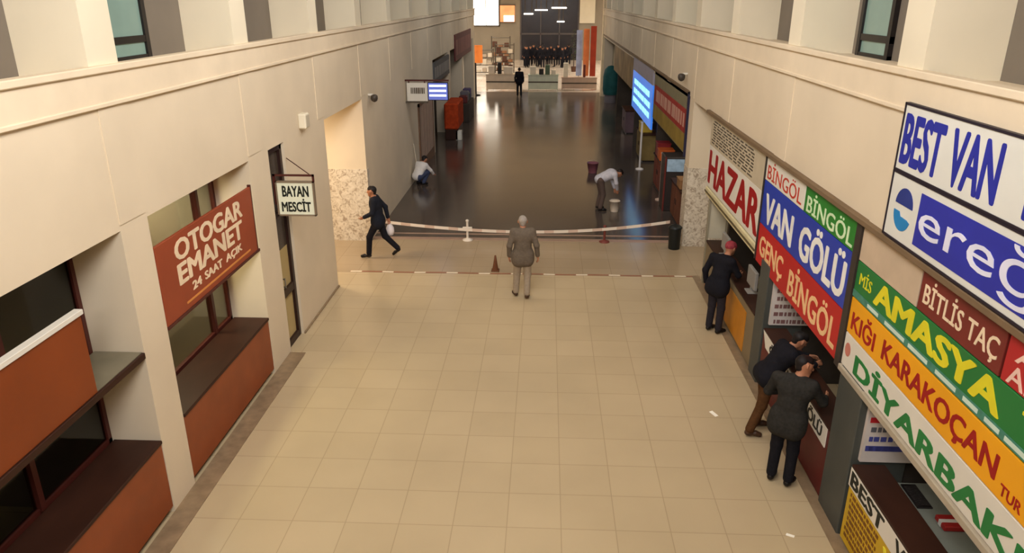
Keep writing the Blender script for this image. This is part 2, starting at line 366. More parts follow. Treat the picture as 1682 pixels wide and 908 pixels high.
# orange transom board and its ledge, first bay
t = thing('transom_board', (-4.4, 1.8, 2.12), 'wide plain orange board over the bottom left shop counter', 'board')
part(t, 'panel', MB().box(-4.40, -4.355, -2.9, 6.2, 2.12, 2.95, 0.004), M_orange2)
part(t, 'top_edge', MB().box(-4.42, -4.335, -2.9, 6.22, 2.95, 3.0, 0.004), M_white, label='white edge strip along the top')
t = thing('ledge_shelf', (-4.65, 2.0, 2.07), 'grey-topped ledge with brown edge running under the orange board', 'shelf')
part(t, 'shelf_board', MB().box(-4.90, -4.37, -2.9, 7.07, 2.075, 2.12), mat('grey_shelf', (120, 112, 90), 0.4, 0.4, 0.15, 3))
part(t, 'edge_strip', MB().box(-4.37, -4.335, -2.9, 7.07, 2.045, 2.117, 0.005), M_brown)

# luggage office sign
t = thing('shop_sign', (-4.37, 9.05, 2.15), 'brown luggage office sign with cream letters OTOGAR EMANET', 'sign')
part(t, 'panel', MB().box(-4.385, -4.345, 7.64, 10.47, 2.16, 3.13, 0.004), mat('red_brown_sign', (150, 70, 42), 0.5, 0.3, 0.08, 1.5))
for w_ in (('OTOGAR', -4.345, 8.05, 10.08, 2.80, 3.06), ('EMANET', -4.345, 8.05, 10.02, 2.51, 2.77), ('24', -4.345, 8.35, 8.60, 2.34, 2.45), ('SAAT', -4.345, 8.70, 9.24, 2.34, 2.45), ('AÇIK', -4.345, 9.36, 9.92, 2.32, 2.45)):
    part(t, 'lettering', lettersL(MB(), *w_, bold=0.035), mat('cream_letters', (238, 214, 178), 0.5))
part(t, 'stripe', MB().box(-4.346, -4.341, 8.15, 10.2, 2.235, 2.262), mat('amber_stripe', (214, 140, 70), 0.5))
part(t, 'edge_rail', MB().box(-4.40, -4.335, 7.63, 10.54, 2.12, 2.16, 0.004).box(-4.39, -4.345, 10.47, 10.50, 2.14, 3.16), M_darkred)

# projecting BAYAN MESCIT sign
t = thing('hanging_sign', (-4.34, 11.45, 2.4), 'small white sign BAYAN MESCİT projecting from left wall beside the dark door', 'sign')
part(t, 'panel', MB().box(-4.30, -3.72, 11.42, 11.48, 2.44, 2.97, 0.006), mat('pale_sign', (228, 230, 204), 0.45, 0.3, 0.03))
for w_ in (('BAYAN', 11.42, -4.22, -3.79, 2.74, 2.92), ('MESCİT', 11.42, -4.25, -3.77, 2.49, 2.71)):
    part(t, 'lettering', lettersF(MB(), *w_, bold=0.035), mat('black_letters', (24, 28, 22), 0.5))
part(t, 'frame', MB().box(-4.32, -4.30, 11.41, 11.49, 2.42, 2.99).box(-3.72, -3.70, 11.41, 11.49, 2.42, 2.99).box(-4.32, -3.70, 11.41, 11.49, 2.97, 2.99).box(-4.32, -3.70, 11.41, 11.49, 2.42, 2.44), mat('grey_sign_frame', (130, 112, 90), 0.5))
part(t, 'bracket', MB().box(-4.36, -3.69, 11.435, 11.465, 3.07, 3.10).box(-3.72, -3.69, 11.435, 11.465, 2.98, 3.10).box(-4.36, -4.32, 11.435, 11.465, 2.6, 3.1).tube((-4.36, 12.15, 3.22), (-3.75, 11.46, 3.09), 0.008), M_darkred)

# little speaker box and dome camera on the left wall
t = thing('wall_speaker', (-4.3, 13.05, 3.55), 'small cream box speaker on left wall above the white hanging sign', 'speaker')
part(t, 'housing', MB().box(-4.36, -4.22, 12.93, 13.17, 3.57, 3.83, 0.02), mat('speaker_cream', (232, 222, 196), 0.5))
part(t, 'grille', MB().box(-4.222, -4.212, 12.96, 13.14, 3.60, 3.80, 0.004), mat('grille_grey', (196, 184, 160), 0.6))
def dome_camera(label, X, sg, y, z):
    t = thing('security_camera', (X, y, z), label, 'camera')
    part(t, 'bracket', MB().box(X + sg * .01, X - sg * .12, y - .03, y + .03, z, z + .04), M_white)
    part(t, 'housing', MB().lathe((X - sg * .14, y, z - .16), [(.02, 0), (.07, .03), (.09, .09), (.085, .15), (.05, .18)]), mat('camera_grey', (70, 62, 54), 0.4))
dome_camera('dark dome camera on left wall beyond the lit corridor opening', XL, -1, 18.3, 3.5)
dome_camera('small dome camera on the right wall over the far shop signs', XR, 1, 18.6, 4.0)

# ------------------------------------------------------------------ right fascia boards
FX = 3.40       # face of the boards
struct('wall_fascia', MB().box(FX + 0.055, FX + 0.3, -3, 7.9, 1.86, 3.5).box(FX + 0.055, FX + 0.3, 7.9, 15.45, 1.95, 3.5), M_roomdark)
def board(label, ya, yb, z0, z1, m, texts=(), lm=None, group='shop fascia boards on the right', frame=None, thick=0.05, proud=0.0, name='shop_sign'):
    """ya = far end, yb = near end"""
    t = thing(name, (FX, (ya + yb) / 2, z0), label, 'sign', group)
    x = FX - proud
    part(t, 'panel', MB().box(x, FX + 0.06, yb, ya, z0, z1, 0.004), m)
    if texts:
        for (s, a, b, c, d, k) in texts: part(t, 'lettering', lettersR(MB(), s, x, a, b, c, d, **k), lm)
    if frame:
        w = 0.018; f = MB()
        f.box(x - .008, FX + .05, yb, ya, z0 - .004, z0 + w).box(x - .008, FX + .05, yb, ya, z1 - w, z1 + .004).box(x - .008, FX + .05, yb - .004, yb + w, z0, z1).box(x - .008, FX + .05, ya - w, ya + .004, z0, z1)
        part(t, 'frame', f, frame)
    return t
M_lred = mat('red_letters', (158, 16, 18), 0.5); M_lwhite = mat('white_letters', (240, 238, 228), 0.5)
M_lblue = mat('blue_letters', (38, 46, 150), 0.5); M_lgreen = mat('green_letters', (34, 122, 58), 0.5); M_lyel = mat('yellow_letters', (226, 214, 40), 0.5)
M_dk = mat('dark_print', (86, 76, 62), 0.6)
rnd = random.Random(3)
t = board('beige notice board covered in rows of tiny print above the HAZAR board', 15.45, 11.42, 2.90, 3.48, mat('beige_board', (196, 182, 154), 0.6, 0.2, 0.05))
part(t, 'fine_print', small_print(MB(), (FX, 15.35, 2.95), (0, -3.3, 0), (0, 0, 0.48), (-1, 0, 0), 9, rnd, 0.45), M_dk)
t = board('white board HAZAR in tall red letters, farthest of the near signs', 15.45, 11.42, 2.06, 2.90, M_white, [('HAZAR', 15.35, 11.47, 2.14, 2.82, dict(bold=0.04))], M_lred)
t = thing('light_box', (FX, 13.4, 1.86), 'long narrow cream light fitting under the HAZAR board', 'light fitting')
part(t, 'housing', MB().box(FX - 0.02, FX + 0.2, 11.42, 15.4, 1.86, 2.04, 0.02), mat('cream_housing', (214, 202, 158), 0.5))
part(t, 'edge_rail', MB().box(FX - 0.035, FX - 0.02, 11.42, 15.4, 1.93, 1.96), mat('dark_rail', (92, 80, 52), 0.5))
board('white board BİNGÖL in red letters beside the green board', 11.38, 9.58, 3.12, 3.47, M_white, [('BİNGÖL', 11.28, 9.68, 3.16, 3.44, dict(bold=0.0))], mat('orange_red_letters', (190, 62, 40), 0.5))
board('green board BİNGÖL in pale letters over the blue sign', 9.56, 7.84, 3.12, 3.47, mat('green_board', (44, 128, 44), 0.45, 0.3, 0.06), [('BİNGÖL', 9.46, 7.92, 3.15, 3.43, dict(bold=0.01))], mat('pale_green_letters', (216, 236, 190), 0.5))
board('blue board VAN GÖLÜ in big white letters', 11.38, 7.84, 2.43, 3.11, mat('blue_board', (40, 62, 168), 0.4, 0.3, 0.08, 1.0), [('VAN', 11.2, 9.85, 2.50, 2.95, dict(bold=0.035)), ('GÖLÜ', 9.55, 7.95, 2.50, 3.06, dict(bold=0.035))], M_lwhite)
board('red board with cream lettering below the blue VAN GÖLÜ board', 11.38, 7.84, 1.80, 2.42, mat('red_board', (186, 30, 30), 0.45, 0.3, 0.06, 1.0), [('GENÇ', 11.25, 10.05, 1.88, 2.28, dict(bold=0.02)), ('BİNGÖL', 9.75, 7.95, 1.88, 2.36, dict(bold=0.02))], mat('peach_letters', (240, 196, 140), 0.5))
struct('trim_5', MB().box(FX - .02, FX + .06, 11.385, 11.415, 1.82, 3.49).box(FX - .02, FX + .06, 7.70, 7.835, 1.78, 3.49), mat('dark_divider', (58, 50, 44), 0.5))
board('blank beige fascia panel between green board and the BİTLİS TAÇ board', 7.69, 6.38, 3.10, 3.48, mat('blank_beige', (198, 176, 148), 0.6, 0.2, 0.08))
board('dark red-brown board BİTLİS TAÇ in cream letters', 6.36, 5.06, 3.10, 3.48, mat('maroon_board', (118, 44, 36), 0.5, 0.3, 0.06), [('BİTLİS TAÇ', 6.28, 5.12, 3.15, 3.43, dict(bold=0.01))], mat('cream_letters', (238, 214, 178)))
board('bright red board with pale letters cut by the picture edge', 5.03, 3.3, 3.10, 3.48, mat('crimson_board', (178, 40, 40), 0.5, 0.3, 0.06), [('AĞRI', 4.92, 4.1, 3.30, 3.46, dict(bold=0.01)), ('AD', 4.96, 4.55, 3.12, 3.27, dict(bold=0.01))], mat('pink_letters', (240, 200, 180), 0.5))
t = board('green board AMASYA in big yellow letters', 7.69, 3.3, 2.68, 3.09, mat('deep_green_board', (34, 118, 54), 0.45, 0.3, 0.08, 1.0), [('MİS', 7.58, 7.28, 2.86, 3.03, dict(bold=0.0)), ('AMASYA', 7.2, 4.93, 2.80, 3.06, dict(bold=0.04)), ('TUR', 4.7, 3.9, 2.84, 3.02, dict(bold=0.02))], M_lyel)
part(t, 'subtitle_strip', MB().box(FX - .004, FX + .01, 3.3, 7.69, 2.69, 2.765), mat('teal_strip', (70, 132, 110), 0.5, 0.3, 0.2, 12))
part(t, 'subtitle', small_print(MB(), (FX - .004, 7.5, 2.70), (0, -4.1, 0), (0, 0, 0.055), (-1, 0, 0), 1, rnd, 0.7, 0.003), mat('pale_print', (206, 226, 206), 0.5))
board('orange-yellow board KIĞI KARAKOÇAN TUR in red letters', 7.69, 3.3, 2.26, 2.67, mat('amber_board', (240, 166, 20), 0.45, 0.3, 0.06, 1.0), [('KIĞI', 7.6, 7.0, 2.33, 2.60, dict(bold=0.02)), ('KARAKOÇAN', 6.82, 4.8, 2.31, 2.57, dict(bold=0.025)), ('TUR', 4.72, 4.46, 2.31, 2.40, dict(bold=0.01))], M_lred)
t = board('white board DİYARBAKIR in green letters, lowest of the near stack', 7.69, 3.3, 1.86, 2.25, M_white, [('DİYARBAKIR', 7.36, 3.9, 1.90, 2.20, dict(bold=0.035))], M_lgreen)
part(t, 'roundel', MB().poly([(FX - .001, 7.57 + .07 * math.cos(a * .4488), 2.08 + .08 * math.sin(a * .4488)) for a in range(14)], (-1, 0, 0), .004), mat('faded_red', (196, 120, 104), 0.5))
part(t, 'edge_rail', MB().box(FX - .03, FX + .08, 3.3, 7.69, 1.78, 1.855, 0.008), mat('aluminium_rail', (176, 164, 142), 0.4, 0.4))

# upper billboards
M_bf = mat('black_sign_frame', (36, 28, 40), 0.5)
board('large white billboard BEST VAN in tall blue letters', 7.12, 3.3, 4.22, 4.84, mat('billboard_white', (222, 220, 208), 0.5, 0.3, 0.03), [('BEST', 7.06, 6.32, 4.29, 4.76, dict(bold=0.035)), ('VAN', 6.20, 5.48, 4.29, 4.76, dict(bold=0.035)), ('TUR', 5.22, 4.5, 4.29, 4.76, dict(bold=0.035))], M_lblue, 'billboards high on the right wall', M_bf, proud=0.07, name='billboard')
t = board('white billboard with blue block, round emblem and thin white letters', 7.12, 3.3, 3.585, 4.215, mat('billboard_white', (222, 220, 208)), (), None, 'billboards high on the right wall', M_bf, proud=0.07, name='billboard')
bx = FX - 0.07
part(t, 'blue_block', MB().box(bx - .004, bx + .01, 3.32, 6.52, 3.66, 4.13), mat('blue_block', (44, 50, 158), 0.5))
part(t, 'lettering', lettersR(MB(), 'ereğli', bx - .004, 6.47, 4.35, 3.68, 4.12, bold=0.0), mat('pale_lilac_letters', (226, 226, 240), 0.5))
cy, cz, rr = 6.80, 3.90, 0.17
up = [(bx, cy + rr * math.cos(a), cz + .03 + rr * math.sin(a)) for a in np.linspace(0.05, math.pi - .05, 16)]
lo = [(bx, cy + rr * math.cos(a), cz - .03 + rr * math.sin(a)) for a in np.linspace(math.pi * 1.12, 2 * math.pi, 14)] + [(bx, cy + .06, cz - .03), (bx, cy + .03, cz - .07), (bx, cy - .10, cz - .075)]
part(t, 'emblem_upper', MB().poly(up, (-1, 0, 0), .005), mat('emblem_navy', (40, 56, 130), 0.5))
part(t, 'emblem_lower', MB().poly(lo, (-1, 0, 0), .005), mat('emblem_cyan', (36, 128, 186), 0.5))

# dark pillars of the right-hand booths
struct('wall_pillar_right', MB().box(FX - .01, FX + .6, 7.03, 7.64, 0, 1.86, .01).box(FX - .01, FX + .6, 10.58, 11.02, 0, 1.95, .01), M_pillar)
# notices on booth side walls (facing the near end)
def notice(label, Y, xa, xb, z0, z1, bands):
    t = thing('notice_board', ((xa + xb) / 2, Y, z0), label, 'notice')
    part(t, 'panel', MB().box(xa, xb, Y - .02, Y + .03, z0, z1), mat('notice_paper', (206, 196, 186), 0.6))
    n = len(bands); h = (z1 - z0) / n
    for i, c in enumerate(bands):
        if c: part(t, 'text_row', small_print(MB().box(xa + .03, xb - .03, Y - .024, Y - .015, z1 - (i + .8) * h, z1 - (i + .25) * h) if c[1] else MB(), (xa + .04, Y - .02, z1 - (i + .8) * h), (xb - xa - .1, 0, 0), (0, 0, h * .55), (0, -1, 0), 1, rnd, 0.9), c[0])
M_n1 = mat('notice_red', (190, 40, 48), 0.5); M_n2 = mat('notice_blue', (70, 74, 140), 0.5); M_n3 = mat('notice_grey', (96, 96, 100), 0.5)
notice('white price list with red and blue rows on wall behind grey pillar', 6.995, 3.47, 4.15, 1.02, 1.84, [(M_n3, 0), (M_n3, 0), (M_n1, 1), (M_n3, 0), (M_n2, 0), (M_n2, 1), None])
notice('pinkish white list of lines on wall under the red board', 10.54, 3.47, 4.2, 1.04, 1.92, [(mat('notice_brown', (128, 92, 88), 0.5), 0)] * 7)

# right counters
def right_counter(label, ya, yb, fm, depth=0.34, top=M_brown):
    t = thing('ticket_counter', (FX + .2, (ya + yb) / 2, 0), label, 'counter')
    part(t, 'countertop', MB().box(FX - .01, FX + depth, yb, ya, 0.96, 1.0, 0.006), top, label='dark brown countertop')
    part(t, 'front_panel', MB().box(FX, FX + .04, yb, ya, 0.05, 0.96, 0.004), fm)
    part(t, 'plinth', MB().box(FX + .03, FX + depth - .03, yb, ya, 0, 0.06), M_black)
    part(t, 'carcass', MB().box(FX + .04, FX + depth - .02, yb + .005, ya - .005, 0.06, 0.96), M_brown)
    return t
t = right_counter('ticket counter with yellow printed front and BEST strip at bottom right', 6.96, -2.5, mat('yellow_front', (206, 168, 36), 0.5, 0.3, 0.12, 2))
part(t, 'name_strip', MB().box(FX - .012, FX + .02, -2.5, 6.96, 0.74, 0.965), M_white, label='white strip along the top of the front')
for w_ in (('BEST', FX - .012, 6.92, 6.1, .765, .945), ('VAN', FX - .012, 5.85, 5.2, .765, .945)):
    part(t, 'lettering', lettersR(MB(), *w_, bold=.03), mat('black_letters', (24, 28, 22)))
for k in range(8): part(t, 'printed_text', small_print(MB(), (FX, 6.9, 0.12 + k * .0725), (0, -0.75, 0), (0, 0, 0.0725), (-1, 0, 0), 1, rnd, 0.55), mat('brown_print', (120, 74, 20), 0.5))
for w_ in (('VAN', FX, 6.05, 5.3, .42, .68), ('TUR', FX, 6.05, 5.3, .12, .36)):
    part(t, 'yellow_lettering', lettersR(MB(), *w_, bold=.03), mat('lemon_letters', (236, 226, 60), 0.5))
t = right_counter('dark red ticket counter with white name strip where two men lean', 10.50, 7.66, mat('dark_red_front', (92, 24, 24), 0.45, 0.3, 0.15, 2))
m = MB().poly([(FX, 10.48, .98), (FX, 10.3, .76), (FX, 7.72, .70), (FX, 7.72, .965)], (-1, 0, 0), .012)
part(t, 'name_strip', m, M_white, label='white strip along the front')
for w_ in (('ÖZ', FX - .012, 10.1, 9.62, .78, .95), ('VAN', FX - .012, 9.4, 8.8, .76, .94), ('GÖLÜ', FX - .012, 8.55, 7.85, .75, .95)):
    part(t, 'lettering', lettersR(MB(), *w_, bold=.03), mat('black_letters', (24, 28, 22)))
t = right_counter('ticket counter with orange front panel below HAZAR board', 14.9, 11.04, mat('grey_brown_front', (128, 112, 84), 0.5, 0.3, 0.1, 2))
part(t, 'orange_panel', MB().box(FX - .012, FX + .01, 11.5, 13.6, 0.10, 0.82), mat('ochre_front', (196, 128, 34), 0.5, 0.3, 0.15, 3), label='orange front panel')

# inside the booths
def desk(label, y0, y1):
    t = thing('desk', (4.15, (y0 + y1) / 2, 0), label, 'desk')
    part(t, 'desktop', MB().box(3.78, 4.5, y0, y1, .71, .75, .006), mat('grey_green_desk', (138, 142, 130), 0.4, 0.4, 0.1, 3))
    for y in (y0 + .05, y1 - .05): part(t, 'end_panel', MB().box(3.8, 4.48, y - .02, y + .02, 0, .71), mat('grey_panel', (96, 96, 90), 0.5))
    part(t, 'modesty_panel', MB().box(4.40, 4.43, y0 + .05, y1 - .05, .3, .71), mat('grey_panel', (96, 96, 90)))
desk('grey-green desk behind the yellow fronted counter at bottom right', 5.0, 7.0)
t = thing('keyboard', (4.02, 6.75, .75), 'black keyboard lying on the grey-green desk', 'keyboard')
part(t, 'case', MB().box(3.94, 4.10, 6.55, 6.95, .75, .77, .005), M_black)
part(t, 'keys', small_print(MB(), (3.95, 6.57, .768), (0, .36, 0), (.14, 0, 0), (0, 0, 1), 5, rnd, .8, .006), mat('key_grey', (54, 50, 48), .5))
t = thing('packet', (4.15, 6.3, .75), 'small red and white striped packet on the grey-green desk', 'packet')
part(t, 'wrapper', MB().box(4.04, 4.28, 6.2, 6.4, .75, .81, .01), mat('packet_red', (178, 44, 40), .5))
part(t, 'white_stripe', MB().box(4.035, 4.285, 6.27, 6.32, .749, .814, .004), M_lwhite)
def chair(label, x, y, rz):
    t = thing('office_chair', (x, y, 0), label, 'chair'); t.rotation_euler.z = rz
    def P(n, mb, m): return mb.build(n, m, t)
    mm = mat('chair_black', (30, 28, 28), .7)
    P('seat', MB().box(-.24, .24, -.24, .24, .42, .5, .03), mm); P('backrest', MB().box(-.22, .22, -.27, -.20, .58, 1.0, .03), mm)
    P('back_support', MB().box(-.03, .03, -.30, -.26, .40, .8), M_black); P('column', MB().tube((0, 0, .1), (0, 0, .43), .03), M_black)
    for k in range(5):
        a = k * 2 * math.pi / 5; lg = P('leg', MB().tube((0, 0, .12), (.28 * math.cos(a), .28 * math.sin(a), .05), .025, .018), M_black); MB().lathe((.28 * math.cos(a), .28 * math.sin(a), 0), [(.015, 0), (.03, .02), (.015, .055)], 8).build('caster', M_black, lg)
chair('black office chair behind grey-green desk at bottom right', 4.85, 5.9, math.pi / 2)
# pale slatted screen and papers in the third booth
t = thing('booth_screen', (3.55, 15.2, 0), 'pale upright screen at the far end of the HAZAR booth', 'screen')
part(t, 'panel', MB().box(3.42, 3.80, 15.0, 15.04, 1.0, 1.83), mat('pale_panel', (196, 186, 160), .5)); part(t, 'frame', MB().box(3.40, 3.44, 14.98, 15.06, .0, 1.84).box(3.78, 3.82, 14.98, 15.06, 0, 1.84), mat('pale_frame', (150, 140, 116), .5))
for i, (x, y, l) in enumerate([(3.55, 13.9, 'grey-white monitor nearest to pale screen in HAZAR booth'), (3.58, 12.0, 'grey-white monitor near the dark pillar in HAZAR booth')]):
    t = thing('monitor', (x, y, 1.0), l, 'monitor')
    part(t, 'base', MB().box(x - .09, x + .09, y - .12, y + .12, 1.0, 1.02, .005), mat('monitor_grey', (150, 144, 134), .5))
    part(t, 'stand', MB().box(x - .02, x + .02, y - .03, y + .03, 1.02, 1.12), mat('monitor_grey', (150, 144, 134)))
    part(t, 'screen', MB().box(x - .03, x + .03, y - .24, y + .24, 1.1, 1.42, .01), mat('monitor_grey', (150, 144, 134)))

# ------------------------------------------------------------------ barrier tapes, posts, bin, cone
def ribbon(pts, w, up=(0, 0, 1)):
    m = MB(); up = Vector(up)
    pts = [Vector(p) for p in pts]; th = Vector((0, .004, 0)) if up.z else Vector((0, 0, .003))
    for a, b in zip(pts, pts[1:]):
        m.add([a - up * w / 2 - th/2, b - up * w / 2 - th/2, b + up * w / 2 - th/2, a + up * w / 2 - th/2, a - up * w / 2 + th/2, b - up * w / 2 + th/2, b + up * w / 2 + th/2, a + up * w / 2 + th/2],
              [(0, 1, 2, 3), (4, 7, 6, 5), (3, 2, 6, 7), (0, 4, 5, 1), (0, 3, 7, 4), (1, 5, 6, 2)])
    return m
def tape_mat(name, c1, c2, period, frac):
    m = bpy.data.materials.new(name); m.use_nodes = True; N = m.node_tree.nodes; L = m.node_tree.links; b = N['Principled BSDF']; b.inputs['Roughness'].default_value = .4
    tc = N.new('ShaderNodeTexCoord'); sx = N.new('ShaderNodeSeparateXYZ'); L.new(tc.outputs['Object'], sx.inputs[0])
    dv = N.new('ShaderNodeMath'); dv.operation = 'DIVIDE'; dv.inputs[1].default_value = period; L.new(sx.outputs['X'], dv.inputs[0])
    fr = N.new('ShaderNodeMath'); fr.operation = 'FRACT'; L.new(dv.outputs[0], fr.inputs[0])
    gt = N.new('ShaderNodeMath'); gt.operation = 'LESS_THAN'; gt.inputs[1].default_value = frac; L.new(fr.outputs[0], gt.inputs[0])
    mx = N.new('ShaderNodeMix'); mx.data_type = 'RGBA'; mx.inputs[6].default_value = rgb(c1); mx.inputs[7].default_value = rgb(c2); L.new(gt.outputs[0], mx.inputs[0])
    L.new(mx.outputs[2], b.inputs['Base Color']); MATS[name] = m; return m
M_tape = tape_mat('striped_tape', (236, 222, 202), (212, 184, 162), 0.6, 0.4)
M_tapef = tape_mat('striped_floor_tape', (150, 96, 68), (240, 224, 196), 0.72, 0.35)
pts = []
ctrl = [(-4.34, .50), (-3.9, .455), (-2.96, .36), (-1.92, .285), (-.82, .245), (.47, .28), (1.6, .35), (2.94, .53), (3.10, .56)]
cx = [c[0] for c in ctrl]; cz2 = [c[1] for c in ctrl]
for i in range(61):
    x = -4.34 + 7.44 * i / 60; co = np.polyfit(cx, cz2, 4); pts.append((x, 17.7, float(np.polyval(co, x))))
tag(ribbon(pts, .075).build('barrier_tape', M_tape), 'pale striped barrier tape sagging across the hall from wall to black bin', 'tape')
tag(ribbon([(XL + .02 + 7.73 * i / 40, 15.36 + .01 * math.sin(i * .7), .0025) for i in range(41)], .06, (0, 1, 0)).build('floor_tape', M_tapef), 'red and white dashed tape lying straight across the tiled floor', 'tape')
def post(label, x, y, h, m, cross=False):
    t = thing('barrier_post', (x, y, 0), label, 'post')
    part(t, 'base', MB().lathe((x, y, 0), [(.13, 0), (.13, .02), (.05, .05), (.03, .06)]), m)
    part(t, 'pole', MB().tube((x, y, .05), (x, y, h), .03), m)
    part(t, 'cap', MB().lathe((x, y, h - .01), [(.04, 0), (.045, .03), (.02, .05)], 12), m)
    if cross: part(t, 'clip', MB().box(x - .12, x + .12, y - .035, y + .035, h * .55, h * .55 + .07, .01), m)
post('short white post holding up the sagging tape at left of centre', -1.93, 17.745, .50, mat('post_white', (226, 214, 196), .5), True)
post('short dull red post holding up the sagging tape near black bin', 1.51, 17.745, .40, mat('post_red', (118, 58, 48), .5))
t = thing('litter_bin', (3.17, 17.3, 0), 'black litter bin standing by the marble wall end on the right', 'bin')
part(t, 'body', MB().lathe((3.17, 17.3, 0), [(.13, 0), (.14, .02), (.15, .5), (.155, .52)], 24), mat('bin_black', (22, 26, 24), .45, .4))
part(t, 'lid', MB().lathe((3.17, 17.3, .52), [(.165, 0), (.165, .03), (.12, .07), (.05, .085)], 24), mat('bin_black', (22, 26, 24)))
t = thing('traffic_cone', (-1.08, 15.55, 0), 'small brown-orange cone standing beside the grey man', 'cone')
mc = mat('cone_brown', (104, 62, 34), .6)
part(t, 'base', MB().box(-1.17, -.99, 15.46, 15.64, 0, .025, .005), mc); part(t, 'body', MB().lathe((-1.08, 15.55, .025), [(.07, 0), (.045, .15), (.02, .33), (.012, .34)], 16), mc)
for (x, y, a, l) in ((2.54, 9.6, .5, 'small white glint on the tiles left of the leaning men'), (2.86, 6.98, 1.2, 'tiny white glint on the tiles before the BEST counter')):
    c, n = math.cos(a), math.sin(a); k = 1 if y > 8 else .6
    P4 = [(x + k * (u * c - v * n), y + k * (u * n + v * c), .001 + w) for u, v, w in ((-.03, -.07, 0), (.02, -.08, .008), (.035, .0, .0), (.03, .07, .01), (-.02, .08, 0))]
    tag(MB().poly(P4, (0, 0, 1), .002).build('floor_glint', mat('glint_white', (246, 240, 222), .5)), l, 'glint')  # white flakes stand in for bright highlights on the glossy tiles
struct('trim_6', MB().box(XL, XR, 17.75, 17.95, -.05, .004).box(XL, XR, 18.2, 18.3, -.05, .003), mat('pinkish_threshold', (168, 138, 118), .35, .4, .1))

# ------------------------------------------------------------------ people
def seg_field(f, ax, lo, h, a, b, ra, rb, k):
    a = np.array(a, float); b = np.array(b, float); mg = k + 2.5 * h
    i0 = np.maximum(((np.minimum(a - ra, b - rb) - mg - lo) / h).astype(int), 0)
    i1 = np.minimum(((np.maximum(a + ra, b + rb) + mg - lo) / h).astype(int) + 2, f.shape)
    sl = tuple(slice(p, q) for p, q in zip(i0, i1))
    X, Y, Z = np.meshgrid(ax[0][sl[0]], ax[1][sl[1]], ax[2][sl[2]], indexing='ij', sparse=True)
    ba = b - a; L = max(float(ba @ ba), 1e-9)
    t = np.clip(((X - a[0]) * ba[0] + (Y - a[1]) * ba[1] + (Z - a[2]) * ba[2]) / L, 0, 1)
    d = np.sqrt((X - a[0] - t * ba[0]) ** 2 + (Y - a[1] - t * ba[1]) ** 2 + (Z - a[2] - t * ba[2]) ** 2) - (ra + (rb - ra) * t)
    g = f[sl]; hh = np.maximum(k - np.abs(g - d), 0) / k
    f[sl] = np.minimum(g, d) - hh * hh * k * .25
def sdf_mesh(prims, h):
    P = []
    for p in prims:
        a, b, ra, rb = p[:4]; P.append((np.array(a, float), np.array(b, float), ra, rb, p[4] if len(p) > 4 else .03))
    lo = np.min([np.minimum(a - ra, b - rb) for a, b, ra, rb, k in P], 0) - 4 * h
    hi = np.max([np.maximum(a + ra, b + rb) for a, b, ra, rb, k in P], 0) + 4 * h
    n = np.ceil((hi - lo) / h).astype(int) + 1
    f = np.ones(n, np.float32); ax = [lo[i] + h * np.arange(n[i]) for i in range(3)]
    for a, b, ra, rb, k in P: seg_field(f, ax, lo, h, a, b, ra, rb, k)
    s = f < 0
    cnt = np.zeros(np.array(n) - 1, np.int8); acc = np.zeros(tuple(np.array(n) - 1) + (3,), np.float32); ne = np.zeros(np.array(n) - 1, np.float32)
    c = lambda i, j, k_: (slice(i, n[0] - 1 + i), slice(j, n[1] - 1 + j), slice(k_, n[2] - 1 + k_))
    for i in (0, 1):
        for j in (0, 1):
            for k_ in (0, 1): cnt += s[c(i, j, k_)]
    act = (cnt > 0) & (cnt < 8); ids = np.argwhere(act)
    vi = -np.ones(act.shape, int); vi[act] = np.arange(len(ids))
    I = ids
    pos = np.zeros((len(I), 3)); w = np.zeros(len(I))
    for axn in range(3):
        o = [q for q in range(3) if q != axn]
        for u in (0, 1):
            for v in (0, 1):
                A = I.copy(); A[:, o[0]] += u; A[:, o[1]] += v; B = A.copy(); B[:, axn] += 1
                fa = f[tuple(A.T)]; fb = f[tuple(B.T)]; cr = (fa < 0) != (fb < 0)
                t = np.where(cr, fa / np.where(cr, fa - fb, 1), 0)
                p = A.astype(float); p[:, axn] += t
                pos += p * cr[:, None]; w += cr
    pos = lo + h * pos / w[:, None]
    faces = []
    for axn in range(3):
        o = [(axn + 1) % 3, (axn + 2) % 3]
        sa = [slice(None)] * 3; sb = [slice(None)] * 3; sa[axn] = slice(0, n[axn] - 1); sb[axn] = slice(1, n[axn])
        ch = s[tuple(sa)] != s[tuple(sb)]; E = np.argwhere(ch)
        E = E[(E[:, o[0]] > 0) & (E[:, o[1]] > 0) & (E[:, o[0]] < n[o[0]] - 1) & (E[:, o[1]] < n[o[1]] - 1)]
        ins = s[tuple(E.T)]
        q = []
        for du, dv in ((-1, -1), (0, -1), (0, 0), (-1, 0)):
            A = E.copy(); A[:, o[0]] += du; A[:, o[1]] += dv; q.append(vi[tuple(A.T)])
        q = np.stack(q, 1); q[~ins] = q[~ins][:, ::-1]; faces.append(q)
    return pos, np.concatenate(faces)
def sdf_obj(name, prims, h, m, parent=None):
    v, fc = sdf_mesh(prims, h); me = bpy.data.meshes.new(name); me.from_pydata(v.tolist(), [], fc.tolist())
    me.polygons.foreach_set('use_smooth', [True] * len(me.polygons)); me.materials.append(m); me.update()
    o = bpy.data.objects.new(name, me); COL.objects.link(o)
    if parent: o.parent = parent
    return o
V = Vector
M_skin = mat('skin', (176, 120, 88), .55, .3, .05, 8)
